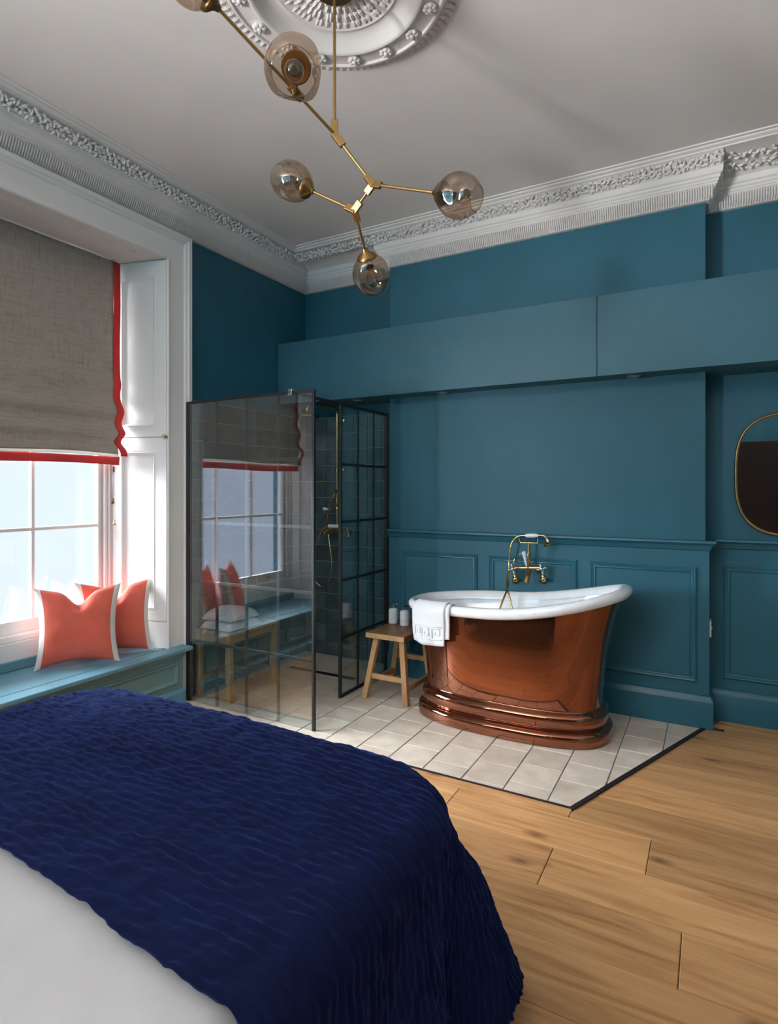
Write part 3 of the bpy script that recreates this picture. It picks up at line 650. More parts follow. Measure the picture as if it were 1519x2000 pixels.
bm = nb(); lathe(bm, [(0, .02), (.006, .018), (.009, 0), (.007, -.015), (0, -.018)], 12, Matrix.Translation((cxp, cy + .006, 1.27))); adopt(cord, obj('acorn', bm, 'dark_brass', None, True))
bm = nb(); box(bm, cxp - .004, cxp + .012, cy + .004, cy + .018, 1.455, 1.49); adopt(cord, obj('bracket', bm, 'black_metal', None, bevel=.003))
bm = nb(); lathe(bm, [(.012, -.012), (.014, -.008), (.006, .0), (.008, .012), (.004, .02), (0, .022)], 14, Matrix.Translation((cxp + .008, cy + .012, 1.135))); tube(bm, bez([(cxp + .006, cy + .012, 1.16), (cxp + .022, cy + .024, 1.155), (cxp + .020, cy + .026, 1.125), (cxp + .010, cy + .018, 1.12)], 6), .004, 8); adopt(cord, obj('cleat', bm, 'brass', None, True))
# ------------------------------------------------------------------ cushions
def cushion(name, label, BL, BR, h, lean, th, chop, seed):
    BL, BR = Vector(BL), Vector(BR); U = (BR - BL); W = U.length; U.normalize(); back = Vector((0, 0, 1)).cross(U).normalized()     # away from the viewer
    if back.dot(FW) < 0: back = -back
    V = (Vector((0, 0, 1)) * math.cos(lean) + back * math.sin(lean)).normalized(); Nn = U.cross(V).normalized()
    if Nn.dot(FW) > 0: Nn = -Nn
    t = thing(name, label, 'cushion', (BL + BR) / 2, 0, 'coral cushions on the window seat')
    org = (BL + BR) / 2; rnd = random.Random(seed); Nu, Nv = 48, 40; BAND = 0.07
    def P(u, v, s):
        a, b = u * 2 - 1, v * 2 - 1
        pin = 1 - .13 * (1 - b * b) ; pinv = 1 - .15 * (1 - a * a)
        f = (1 - abs(a) ** 2.6) ** .62 * (1 - abs(b) ** 2.6) ** .62 if abs(a) < 1 and abs(b) < 1 else 0
        ch = chop * math.exp(-(a / .26) ** 2) * smoothstep(.25, 1, b)
        uu = a * .5 * W * pin * (1 + .02 * b); vv = (b * .5 * pinv + .5) * h - ch
        tt = th * f * (1 - .45 * math.exp(-(a / .16) ** 2) * smoothstep(.1, .9, b)) + .004 * noise.noise((a * 3 + seed, b * 3, s)) * f + .003
        sag = .018 * (1 - v)
        p = org + U * uu + V * max(vv, 0.0) + Nn * (s * tt)
        if p.z < org.z + 0.002: p.z = org.z + 0.002
        return p
    def part(nm, u0, u1, n, mat):
        bm = nb(); G = {}
        for s in (1, -1):
            L = [[P(u0 + (u1 - u0) * i / n, j / Nv, s) for j in range(Nv + 1)] for i in range(n + 1)]
            loft(bm, L)
        bmesh.ops.remove_doubles(bm, verts=bm.verts, dist=.0005)
        return adopt(t, obj(nm, bm, mat, None, True))
    part('cover', BAND, 1 - BAND, Nu, 'coral_fabric'); part('border', 0, BAND, 6, 'cream_fabric'); part('border', 1 - BAND, 1, 6, 'cream_fabric')
    return t
cushion('cushion', 'coral cushion with cream side borders, front one on the window seat', atZ(64, 1312, SEATZ), atZ(236, 1291, SEATZ), .445, R_(13), .066, .075, 1)
cushion('cushion', 'coral cushion with cream side borders, half hidden behind the front cushion', (-3.228, 2.085, SEATZ), atZ(300, 1269, SEATZ), .44, R_(11), .060, .085, 2)
# ------------------------------------------------------------------ shower screens
ZT = 1.905
def bar_box(parent, name, x0, x1, y0, y1, z0, z1): bm = nb(); box(bm, x0, x1, y0, y1, z0, z1); return adopt(parent, obj(name, bm, 'black_metal', bevel=.002))
GA = 2.65; AX0, AX1 = -2.925, -1.952
scA = thing('shower_screen', 'wide black-framed glass shower screen next to the window, grid of bars', 'shower screen', (-2.44, GA, 0), 0, 'black-framed shower screens')
bm = nb(); box(bm, AX0, AX1 - .004, GA - .008, GA, 0.003, ZT - .004); adopt(scA, obj('glass_pane', bm, 'shower_glass'))
for n_, a in (('frame_stile', (AX0 - .05, AX0 + .012, GA - .010, GA + .012, 0, ZT)), ('frame_stile', (AX1 - .004, AX1 + .012, GA - .010, GA + .010, 0, ZT)), ('frame_rail', (AX0 + .012, AX1 - .004, GA - .010, GA + .012, ZT - .016, ZT))): bar_box(scA, n_, *a)
for xb in (-2.690, -2.448, -2.204): bar_box(scA, 'glazing_bar', xb - .010, xb + .010, GA + .0005, GA + .010, .002, ZT - .016)
for zb in (1.520, 1.135, .765, .385): bar_box(scA, 'glazing_bar', AX0 + .012, AX1 - .004, GA + .0006, GA + .009, zb - .010, zb + .010)
GB = -2.105; B0, B1 = 3.145, 3.765
scB = thing('shower_screen', 'narrow black-framed glass shower screen behind the stool', 'shower screen', (GB, 3.45, 0), 0, 'black-framed shower screens')
bm = nb(); box(bm, GB - .004, GB + .004, B0 + .004, B1 - .004, .003, ZT - .004); adopt(scB, obj('glass_pane', bm, 'shower_glass'))
for n_, a in (('frame_stile', (GB - .011, GB + .011, B0 - .004, B0 + .010, 0, ZT)), ('frame_stile', (GB - .014, GB + .014, B1 - .018, B1 + .004, 0, ZT)), ('frame_rail', (GB - .011, GB + .011, B0 + .010, B1 - .018, ZT - .02, ZT)), ('frame_rail', (GB - .011, GB + .011, B0 + .010, B1 - .018, 0, .016))): bar_box(scB, n_, *a)
for k in (1, 2): yb = B0 + (B1 - B0) * k / 3; bar_box(scB, 'glazing_bar', GB + .0045, GB + .011, yb - .009, yb + .009, .016, ZT - .02)
for zb in (1.507, 1.135, .757, .385): bar_box(scB, 'glazing_bar', GB + .0046, GB + .0105, B0 + .010, B1 - .018, zb - .009, zb + .009)
br = thing('brace_bar', 'thin black brace bar joining the tops of the two shower screens', 'bar', (GB, 2.9, ZT))
bar_box(br, 'bar', GB - .010, GB + .010, GA + .012, B0 - .005, ZT - .014, ZT + .002)
bm = nb(); box(bm, GB - .014, GB + .014, GA - .014, GA + .014, ZT + .0005, ZT + .012); box(bm, GB - .013, GB + .013, GA - .017, GA - .0105, ZT - .022, ZT + .008); adopt(br, obj('clamp', bm, 'chrome', bevel=.002))
# ------------------------------------------------------------------ shower fittings
SYW = YB - .022
sh = thing('shower_fitting', 'brass exposed shower with overhead rose and looping hose on the tiled wall', 'shower', (-2.6, SYW, 1.0))
def tb(parent, nm, pts, r, mat='brass', n=10, cr=0):
    bm = nb(); tube(bm, bez(pts, cr) if cr else pts, r, n); return adopt(parent, obj(nm, bm, mat, None, 'auto', angle=60))
def lt(parent, nm, prof, loc, d, mat='brass', n=18): bm = nb(); lathe(bm, prof, n, aim(loc, d)); return adopt(parent, obj(nm, bm, mat, None, 'auto', angle=50))
RXs = -2.605; yv = SYW - .075
tb(sh, 'riser', [(RXs, yv, 1.03), (RXs, yv, 1.945)], .009)
tb(sh, 'arm', [(RXs, yv, 1.945), (RXs - .005, yv - .02, 1.975), (RXs - .03, yv - .12, 1.99), (RXs - .062, yv - .24, 1.988), (RXs - .075, yv - .285, 1.965), (RXs - .077, yv - .29, 1.935)], .009, cr=8)
lt(sh, 'shower_rose', [(0, .045), (.012, .045), (.016, .03), (.03, .022), (.085, .012), (.096, .004), (.098, -.004), (.092, -.008), (0, -.008)], (RXs - .077, yv - .29, 1.893), (0, 0, 1), n=28)
for z in (1.50, 1.90): lt(sh, 'wall_bracket', [(.022, 0), (.022, .006), (.008, .010), (.008, .07), (.011, .078)], (RXs, SYW, z), (0, -1, 0))
lt(sh, 'collar', [(.009, -.02), (.016, -.015), (.016, .015), (.009, .02)], (RXs, yv, 1.50), (0, 0, 1))
lt(sh, 'collar', [(.009, -.02), (.017, -.012), (.013, 0), (.017, .012), (.009, .02)], (RXs, yv, 1.20), (0, 0, 1))
tb(sh, 'valve_body', [(RXs - .10, yv, 1.005), (RXs + .10, yv, 1.005)], .016, 'antique_brass', 14)
for dx in (-.10, .10):
    tb(sh, 'inlet', [(RXs + dx * .8, SYW, 1.005), (RXs + dx * .8, yv, 1.005)], .011)
    bm = nb()
    for k in range(4):
        a = k * math.pi / 2 + .4; c = Vector((RXs + dx, yv - .035, 1.005)); tube(bm, [c, c + Vector((.030 * math.cos(a), 0, .030 * math.sin(a)))], .0045, 8); ball(bm, c + Vector((.032 * math.cos(a), 0, .032 * math.sin(a))), .0075, u=8, v=6)
    tube(bm, [(RXs + dx, yv, 1.005), (RXs + dx, yv - .045, 1.005)], .010, 12); adopt(sh, obj('cross_handle', bm, 'brass', None, True))
# handset resting on the cradle over the valve
tb(sh, 'handset_grip', [(RXs - .045, yv - .05, 1.055), (RXs + .05, yv - .05, 1.055)], .014, 'porcelain', 14)
tb(sh, 'handset_neck', [(RXs + .05, yv - .05, 1.055), (RXs + .10, yv - .055, 1.056), (RXs + .135, yv - .06, 1.035), (RXs + .145, yv - .062, 1.0)], .007, cr=6)
lt(sh, 'handset_rose', [(0, .03), (.010, .03), (.014, .012), (.030, 0), (.032, -.006), (0, -.008)], (RXs + .148, yv - .063, .985), (-.1, 0, 1))
tb(sh, 'cradle', [(RXs - .05, yv - .05, 1.06), (RXs - .05, yv - .045, 1.035), (RXs + .05, yv - .045, 1.035), (RXs + .05, yv - .05, 1.06)], .004)
tb(sh, 'hook', [(RXs - .012, yv - .02, 1.29), (RXs, yv - .028, 1.325), (RXs + .03, yv - .03, 1.33), (RXs + .055, yv - .03, 1.31), (RXs + .062, yv - .03, 1.27), (RXs + .05, yv - .03, 1.235)], .008, cr=6)
tb(sh, 'hose', [(RXs - .05, yv - .05, 1.055), (RXs - .10, yv - .06, 1.03), (RXs - .16, yv - .06, .90), (RXs - .20, yv - .05, .75), (RXs - .195, yv - .04, .63), (RXs - .13, yv - .03, .57), (RXs - .06, yv - .03, .61), (RXs - .035, yv - .02, .74), (RXs - .06, yv - .01, .88), (RXs - .085, yv, .985)], .0055, 'brass', 8, 8)
tb(sh, 'guide_arm', [(RXs - .012, yv - .03, 1.31), (RXs - .05, yv - .04, 1.20), (RXs - .095, yv - .03, 1.03)], .0065, cr=4)
lt(sh, 'lever', [(.006, 0), (.008, .02), (.014, .05), (.012, .058), (0, .06)], (RXs - .05, yv - .03, 1.185), (-1, -.1, .1), 'porcelain')
dr = thing('floor_drain', 'dark linear drain slot in the shower floor', 'drain', (-2.5, 3.51, 0))
bm = nb(); box(bm, -2.80, -2.22, 3.488, 3.492, .0005, .003); box(bm, -2.80, -2.22, 3.528, 3.532, .0005, .003); box(bm, -2.80, -2.796, 3.488, 3.532, .0005, .003); box(bm, -2.224, -2.22, 3.488, 3.532, .0005, .003); adopt(dr, obj('rim', bm, 'black_metal'))
bm = nb(); box(bm, -2.796, -2.224, 3.4925, 3.5275, .0008, .0022); adopt(dr, obj('grate', bm, 'rubber_black'))
# ------------------------------------------------------------------ bench and folded towel inside the shower
BN = (-2.945, -2.635, 2.705, 3.175)
bench = thing('shower_bench', 'slatted wooden bench with lower shelf inside the shower', 'bench', ((BN[0] + BN[1]) / 2, (BN[2] + BN[3]) / 2, 0))
for x, y in ((BN[0] + .025, BN[2] + .025), (BN[1] - .025, BN[2] + .025), (BN[0] + .025, BN[3] - .025), (BN[1] - .025, BN[3] - .025)):
    bm = nb(); box(bm, x - .019, x + .019, y - .019, y + .019, .001, .418); adopt(bench, obj('leg', bm, 'stool_wood', bevel=.005))
for x in (BN[0] + .025, BN[1] - .025): bm = nb(); box(bm, x - .012, x + .012, BN[2] + .044, BN[3] - .044, .372, .418); adopt(bench, obj('apron', bm, 'stool_wood', bevel=.003)); bm = nb(); box(bm, x - .010, x + .010, BN[2] + .044, BN[3] - .044, .105, .135); adopt(bench, obj('stretcher', bm, 'stool_wood', bevel=.003))
for y in (BN[2] + .025, BN[3] - .025): bm = nb(); box(bm, BN[0] + .044, BN[1] - .044, y - .012, y + .012, .372, .418); adopt(bench, obj('apron', bm, 'stool_wood', bevel=.003))
for k in range(5):
    x0 = BN[0] + k * .0635; bm = nb(); box(bm, x0, x0 + .056, BN[2], BN[3], .4185, .440); adopt(bench, obj('seat_slat', bm, 'stool_wood', bevel=.005))
for k in range(6):
    y0 = BN[2] + .055 + k * .062; bm = nb(); box(bm, BN[0] + .02, BN[1] - .02, y0, y0 + .045, .1355, .148); adopt(bench, obj('shelf_slat', bm, 'stool_top_wood', bevel=.003))
bm = nb(); lathe(bm, [(.006, 0), (.006, .003), (0, .004)], 10, aim((BN[1] - .025, BN[2] + .006, .12), (0, -1, 0))); adopt(bench, obj('bolt', bm, 'chrome'))
def folded_towel(name, label, x0, x1, y0, y1, z0, layers):
    t = thing(name, label, 'towel', ((x0 + x1) / 2, (y0 + y1) / 2, z0)); z = z0
    for k, (hh, ins) in enumerate(layers):
        bm = nb(); n = 22; top = []; bot = []
        for i in range(n + 1):
            rt, rb = [], []
            for j in range(n + 1):
                a, b = i / n * 2 - 1, j / n * 2 - 1; e = (1 - abs(a) ** 6) ** .5 * (1 - abs(b) ** 6) ** .5
                x = (x0 + x1) / 2 + a * ((x1 - x0) / 2 - ins) * (1 + .03 * math.sin(b * 2 + k)); y = (y0 + y1) / 2 + b * ((y1 - y0) / 2 - ins) * (1 + .03 * math.sin(a * 2 + k * 2))
                nz = .010 * noise.noise((x * 14, y * 14, k * 5)) ; hump = .022 * math.exp(-((a + .2) ** 2 + (b + .1) ** 2) * 2.2) * (k > 0)
                rt.append((x, y, z + .004 + (hh - .004) * e + (nz + hump) * e)); rb.append((x, y, z + .0015 + (.5 * hh) * (1 - e) * .4))
            top.append(rt); bot.append(rb)
        loft(bm, top); loft(bm, bot)
        for ring in (0, 1):
            pass
        # close the rim
        T = [v for v in bm.verts]; m_ = (n + 1) * (n + 1); V = list(bm.verts); idx = [i * (n + 1) for i in range(n + 1)] + [n * (n + 1) + j for j in range(1, n + 1)] + [i * (n + 1) + n for i in range(n - 1, -1, -1)] + [j for j in range(n - 1, 0, -1)]
        for a, b in zip(idx, idx[1:] + idx[:1]): bm.faces.new((V[a], V[b], V[m_ + b], V[m_ + a]))
        adopt(t, obj('fold', bm, 'towel_white', None, True)); z += hh * .92
    return t
folded_towel('bath_towel', 'folded white towel lying on the shower bench', -2.925, -2.655, 2.735, 3.02, .4405, [(.062, 0), (.058, .008)])
# ------------------------------------------------------------------ bath
bath = thing('slipper_bath', 'copper slipper bath with white roll-top rim and stepped plinth', 'bathtub', (-1.05, 3.37, 0))
NT = 72
def ring_pt(th, x0, x1, y0, y1, e=2.6):
    c, s = math.cos(th), math.sin(th); cx, cy = (x0 + x1) / 2, (y0 + y1) / 2
    return cx + (x1 - x0) / 2 * math.copysign(abs(c) ** (2 / e), c), cy + (y1 - y0) / 2 * math.copysign(abs(s) ** (2 / e), s)
def rim_z(x): return 0.640 + 0.022 * smoothstep(-1.7, -1.1, x) + 0.150 * max(0.0, (x + 1.15) / 0.775) ** 1.75
RIM = (-1.655, -0.415, 3.085, 3.680)     # centre line of the rolled rim
def rings_mesh(rows, closed_row=True):
    bm = nb(); V = [[bm.verts.new(p) for p in r] for r in rows]
    for A, B in zip(V, V[1:]):
        for k in range(NT): q = (k + 1) % NT; bm.faces.new((A[k], A[q], B[q], B[k]))
    return bm, V
TH = [2 * math.pi * (k + .5) / NT for k in range(NT)]
# plinth: stepped mouldings
PL = [(0, .004), (0, .052), (-.005, .064), (-.016, .072), (-.032, .076), (-.036, .080), (-.034, .086), (-.026, .090), (-.023, .098), (-.023, .136), (-.028, .150), (-.040, .161), (-.054, .166), (-.058, .172), (-.056, .182)]
rows = []
for d, z in PL: rows.append([(*ring_pt(t, -1.600 - d, -0.478 + d, 3.048 - d, 3.652 + d, 2.7), z) for t in TH])
bm, V = rings_mesh(rows); adopt(bath, obj('plinth', bm, 'copper', None, 'auto', angle=50))
# copper shell from the plinth up to the rim
rows = []; NS = 28
for i in range(NS + 1):
    s = i / NS; row = []
    for t in TH:
        xb, yb = ring_pt(t, -1.545, -0.533, 3.102, 3.598, 2.7); xt, yt = ring_pt(t, RIM[0] + .012, RIM[1] - .012, RIM[2] + .010, RIM[3] - .010, 2.5)
        zt = rim_z(xt) - .020; k = 0.35 * s + 0.65 * s ** 2.4; row.append((xb + (xt - xb) * k, yb + (yt - yb) * k, .178 + (zt - .178) * s))
    rows.append(row)
bm, V = rings_mesh(rows); adopt(bath, obj('shell', bm, 'copper', None, True))
# rolled rim
bm = nb(); cen = []
for t in TH:
    x, y = ring_pt(t, *RIM, 2.5); cen.append(Vector((x, y, rim_z(x))))
prof = [(-.020, -.034), (.006, -.036), (.026, -.026), (.036, -.006), (.034, .012), (.020, .024), (.0, .027), (-.016, .020), (-.028, .004), (-.036, -.02)]
lines = []
for k, c in enumerate(cen):
    d = (cen[(k + 1) % NT] - cen[k - 1]); d.z = 0; d.normalize(); out = Vector((d.y, -d.x, 0)); lines.append([c + out * (a * 1.0) + Vector((0, 0, b)) for a, b in prof])
loft(bm, lines, True); adopt(bath, obj('rim', bm, 'porcelain', None, True))
# enamelled inside
rows = []
for i in range(19):
    s = i / 18; row = []
    for t in TH:
        xt, yt = ring_pt(t, RIM[0] + .027, RIM[1] - .027, RIM[2] + .027, RIM[3] - .027, 2.5); xb, yb = ring_pt(t, -1.47, -0.66, 3.19, 3.56, 2.4)
        zt = rim_z(xt) - .004; q = math.sin(s * math.pi / 2); k = 1 - math.cos(s * math.pi / 2); k = .35 * s + .65 * k
        z = zt + (.235 - zt) * q
        # follow the inside of the copper shell at this height, then round off to the floor of the basin
        ux, uy = ring_pt(t, -1.545, -0.533, 3.102, 3.598, 2.7); wx, wy = ring_pt(t, RIM[0] + .012, RIM[1] - .012, RIM[2] + .010, RIM[3] - .010, 2.5)
        f = max(0.0, min(1.0, (z - .178) / (rim_z(wx) - .020 - .178))); ks = 0.35 * f + 0.65 * f ** 2.4; gx, gy = ux + (wx - ux) * ks, uy + (wy - uy) * ks
        cx_, cy_ = -1.045, 3.37; l_ = math.hypot(gx - cx_, gy - cy_); m_ = 1 - .026 / l_ ; gx, gy = cx_ + (gx - cx_) * m_, cy_ + (gy - cy_) * m_
        e_ = s ** 5; h_ = smoothstep(0, .12, s); sx_, sy_ = xt + (gx - xt) * h_, yt + (gy - yt) * h_
        row.append((sx_ + (xb - sx_) * e_, sy_ + (yb - sy_) * e_, z))
    rows.append(row)
rows.append([(-1.06 + (p[0] + 1.06) * .6, 3.375 + (p[1] - 3.375) * .6, .228) for p in rows[-1]])
bm, V = rings_mesh(rows); bm.faces.new(V[-1]); adopt(bath, obj('basin', bm, 'porcelain', None, True))
bm = nb(); lathe(bm, [(0, .004), (.022, .004), (.030, .001), (.032, 0)], 18, Matrix.Translation((-1.35, 3.375, .230))); adopt(bath, obj('waste', bm, 'chrome', None, True))
# hand towel over the rim
tow = thing('hand_towel', 'white hand towel with greek key border hung over the bath rim', 'towel', (-1.5, 3.1, .65))
def rim_at(s):
    # arc position along the rim from the left end towards the front
    k = s * (NT / (2 * math.pi)) - .5; i = int(math.floor(k)); f = k - i; return cen[i % NT] * (1 - f) + cen[(i + 1) % NT] * f
def towel_strip(th0, th1, inside, drop, lift, nu=20, flare=0.0):
    L = []
    for i in range(nu + 1):
        t = th0 + (th1 - th0) * i / nu; c = rim_at(t); d = rim_at(t + .05) - rim_at(t - .05); d.z = 0; d.normalize(); out = Vector((d.y, -d.x, 0)); w = lift
        pr = [(-.044 - w, -.05 - inside), (-.044 - w, -.03), (-.034 - w, .006 + w * .5), (-.016, .024 + w), (.0, .030 + w), (.020, .027 + w), (.036 + w * .7, .014), (.042 + w, -.008)]
        for q in range(1, 13): f = q / 12; pr.append((.044 + w - .010 * f + .006 * math.sin(i * .55 + q * .3) * f + flare * f, -.008 - (drop + .012 * math.sin(i / nu * 3.0)) * f))
        L.append([c + out * a + Vector((0, 0, b)) for a, b in pr])
    bm = nb(); loft(bm, L); return bm, L
tA, tB = math.pi + .66, math.pi + 1.17
bm, L2 = towel_strip(tA + .03, tB + .05, .06, .15, .003); adopt(tow, solid(obj('under_layer', bm, 'towel_white', None, True), .005))
bm, L1 = towel_strip(tA, tB, .10, .19, .0095); tl_o = adopt(tow, solid(obj('top_layer', bm, 'towel_white', None, True), .006))
# woven greek key border, raised on the towel
bm = nb()
def tow_pt(u, v, h=.0052):
    i = u * (len(L1) - 1); a = int(min(i, len(L1) - 2)); f = i - a; k = 8 + v * 11; b = int(min(k, len(L1[0]) - 2)); g = k - b
    p = (L1[a][b] * (1 - f) + L1[a + 1][b] * f) * (1 - g) + (L1[a][b + 1] * (1 - f) + L1[a + 1][b + 1] * f) * g
    e1 = (L1[a + 1][b] - L1[a][b]).normalized(); e2 = (L1[a][b + 1] - L1[a][b]).normalized(); n = e1.cross(e2).normalized(); n = n if n.dot(FW) < 0 else -n
    return p + n * h
def key_line(pts):
    for (a, b), (c, d) in zip(pts, pts[1:]): tube(bm, [tow_pt(a + (c - a) * k / 5, b + (d - b) * k / 5) for k in range(6)], .0032, 6)
for k in range(3):
    u = .10 + k * .29; key_line([(u, .74), (u, .46), (u + .21, .46), (u + .21, .66), (u + .09, .66), (u + .09, .56)])
key_line([(.06, .80), (.95, .80)]); key_line([(.06, .40), (.95, .40)])
sub(tl_o, obj('greek_key_border', bm, 'towel_white', None, True))
# ------------------------------------------------------------------ bath tap
TY = YBR - .02; ty = TY - .085
tap = thing('bath_tap', 'wall-mounted brass bath mixer with telephone handset above the bath', 'tap', (-1.03, TY, .85))
def tp(x, y, Y=None): return atY(x, y, Y if Y else ty)
tb(tap, 'mixer_body', [tp(1000, 1109), tp(1056, 1109)], .0125, n=14)
for px in (1004, 1059):
    tb(tap, 'union_elbow', [tp(px, 1110), tp(px + 1, 1124), tp(px + 2, 1131), atY(px + 3, 1133, TY - .03), atY(px + 3, 1133, TY)], .0125, cr=5, n=12)
    bm = nb(); ball(bm, tp(px + 2, 1131), .021, u=16, v=12); adopt(tap, obj('union', bm, 'brass', None, True)); bm = nb(); lathe(bm, [(.024, 0), (.024, .008), (.012, .012)], 18, aim(atY(px + 3, 1133, TY), (0, -1, 0))); adopt(tap, obj('wall_flange', bm, 'brass', None, True))
for px in (1001, 1057):
    bm = nb(); c = tp(px, 1111, ty - .035)
    for k in range(4):
        a = k * math.pi / 2 + .3; e = c + Vector((.026 * math.cos(a), 0, .026 * math.sin(a))); tube(bm, [c, e], .0045, 8); ball(bm, e, .0075, u=8, v=6)
    tube(bm, [tp(px, 1110), c], .010, 12); ball(bm, c + Vector((0, -.006, 0)), .011, u=10, v=8); adopt(tap, obj('cross_handle', bm, 'chrome', None, True))
tb(tap, 'spout', [tp(1032, 1110), tp(1032, 1118, ty - .02), tp(1030, 1126, ty - .06), tp(1027, 1138, ty - .075)], [.014] * 16 + [.013] * 0 + [.013 + .0006 * k for k in range(9)], 'antique_brass', 14, 8)
tb(tap, 'column', [tp(1032, 1108), tp(1032.5, 1061)], .0075)
lt(tap, 'column_collar', [(.008, 0), (.014, .01), (.010, .03), (.013, .05), (.008, .07)], tp(1032.3, 1100), (0, 0, 1))
lt(tap, 'diverter_lever', [(.004, 0), (.007, .012), (.0085, .04), (.013, .09), (.012, .098), (0, .10)], tp(1028, 1106, ty - .03), tp(1022, 1076, ty - .06) - tp(1028, 1106, ty - .03), 'porcelain')
tb(tap, 'cradle', [tp(1013, 1051), tp(1016, 1060), tp(1050, 1060.5), tp(1050.5, 1050)], .0035)
tb(tap, 'handset_grip', [tp(1026, 1046), tp(1030, 1046), tp(1038, 1046), tp(1046, 1046), tp(1050.5, 1046)], [.010, .013, .0145, .013, .010], 'porcelain', 14)
tb(tap, 'handset_neck', [tp(1050, 1046), tp(1057, 1045.5), tp(1063, 1047), tp(1067, 1053), tp(1069, 1057)], .006, cr=5)
lt(tap, 'handset_rose', [(0, .035), (.009, .035), (.013, .014), (.036, .002), (.039, -.004), (.034, -.008), (0, -.008)], tp(1072, 1063), (-.35, .1, 1), n=22)
tb(tap, 'hose', [tp(1026, 1046), tp(1015, 1046.5), tp(1006, 1051), tp(999, 1062), tp(995.5, 1080), tp(994, 1100), tp(993.5, 1118, ty - .02), tp(993, 1135, ty - .06), tp(990, 1152, ty - .12), tp(983, 1170, ty - .18), atY(976, 1190, ty - .22)], .006, cr=6)
tb(tap, 'hose_return', [tp(995, 1112), tp(992, 1125, ty - .03), tp(990, 1142, ty - .09), tp(993, 1160, ty - .14), atY(1000, 1190, ty - .17)], .006, cr=6)
tb(tap, 'hose_tail', [tp(1024, 1080, ty - .02), tp(1014, 1082, ty - .03), tp(1006, 1088), tp(1003, 1100)], .0035, cr=5)
# ------------------------------------------------------------------ stool and dispensers
SZ = .432
st = thing('stool', 'small rustic wooden stool with splayed legs beside the bath', 'stool', (-1.81, 3.42, 0))
bm = nb(); box(bm, -1.945, -1.668, 3.205, 3.625, SZ - .032, SZ); seat_o = adopt(st, obj('seat', bm, 'stool_top_wood', bevel=.004))
bm = nb(); box(bm, -1.945, -1.668, 3.199, 3.2048, SZ - .032, SZ - .001); sub(seat_o, obj('seat_edge', bm, 'stool_wood', bevel=.002))
feet = [(-1.968, 3.232), (-1.668, 3.232), (-1.968, 3.60), (-1.668, 3.60)]; tops = [(-1.893, 3.262), (-1.712, 3.262), (-1.893, 3.565), (-1.712, 3.565)]
for (fx, fy), (tx, ty_) in zip(feet, tops): bm = nb(); bar(bm, (fx, fy, .001), (tx, ty_, SZ - .0325), .036, .036, (0, 1, 0)); adopt(st, obj('leg', bm, 'stool_wood', bevel=.003))
def legpt(i, z): k = z / (SZ - .032); return Vector((feet[i][0] + (tops[i][0] - feet[i][0]) * k, feet[i][1] + (tops[i][1] - feet[i][1]) * k, z))
for i, j, z in ((0, 1, .148), (2, 3, .20), (0, 2, .09), (1, 3, .09)):
    a, b = legpt(i, z), legpt(j, z); d = (b - a).normalized() * .0185; bm = nb(); bar(bm, a + d, b - d, .022, .032); adopt(st, obj('stretcher', bm, 'stool_wood', bevel=.003))
def dispenser(loc, label, rz):
    t = thing('soap_dispenser', label, 'soap dispenser', loc, rz, 'soap dispensers on the stool')
    bm = nb(); lathe(bm, [(0, .0005), (.029, .0005), (.032, .004), (.032, .090), (.029, .097), (.013, .099), (.013, .104), (0, .104)], 28); bo = obj('bottle', bm, 'bottle_white', t, 'auto')
    bm = nb(); lathe(bm, [(0, .104), (.012, .104), (.012, .112), (.005, .114), (.005, .126), (.011, .127), (.011, .134), (0, .135)], 16); bar(bm, (0, 0, .131), (.03, 0, .128), .010, .007); obj('pump', bm, 'chrome', t, 'auto')
    bm = nb(); L = []
    for k in range(13):
        a = R_(-170 + k * 12); L.append([(.0323 * math.cos(a), .0323 * math.sin(a), z) for z in (.035, .037)])
    loft(bm, L); obj('label_line', bm, 'grout_wall', bo)
dispenser((-1.915, 3.515, SZ), 'white soap dispenser on the stool, farther from the bath', .6); dispenser((-1.815, 3.492, SZ), 'white soap dispenser on the stool, nearer the bath', .3)
# ------------------------------------------------------------------ overhead cabinet and downlights
CZ0, CZ1, CYF = 2.012, 2.476, 3.585
cab = thing('overhead_cabinet', 'long teal wall cabinet running across the chimney breast', 'cabinet', (-.3, CYF, CZ0)); CXR = 1.75
bm = nb(); box(bm, XL + .001, CXR, CYF + .020, YBR - .001, CZ0, CZ1); box(bm, XL + .001, BX0 - .001, YBR - .001, YB - .001, CZ0, CZ1); box(bm, BX1 + .001, CXR, YBR - .001, YB - .001, CZ0, CZ1); adopt(cab, obj('carcass', bm, 'teal_cabinet'))
xs = [XL + .003, -0.596, CXR]
for a, b in zip(xs, xs[1:]): bm = nb(); box(bm, a + .0015, b - .0015, CYF, CYF + .0195, CZ0 - .004, CZ1 + .003); adopt(cab, obj('door', bm, 'teal_cabinet', bevel=.0012))
for px, lab in ((1237, 'small downlight under the cabinet near the mirror'), (863, 'small downlight under the cabinet left of the bath tap'), (697, 'small downlight under the cabinet above the narrow shower screen')):
    p = atY(px, 740, 3.66); d = thing('downlight', lab, 'downlight', (p.x, 3.66, CZ0), 0, 'downlights under the cabinet')
    bm = nb(); lathe(bm, [(.040, 0), (.040, -.008), (.034, -.012), (.026, -.012), (.026, -.004), (.040, 0)], 28); obj('bezel', bm, 'chrome', d, 'auto')
    bm = nb(); lathe(bm, [(.0255, -.003), (.02, -.008), (0, -.009)], 20); obj('lens', bm, 'lamp_lens', d, True)
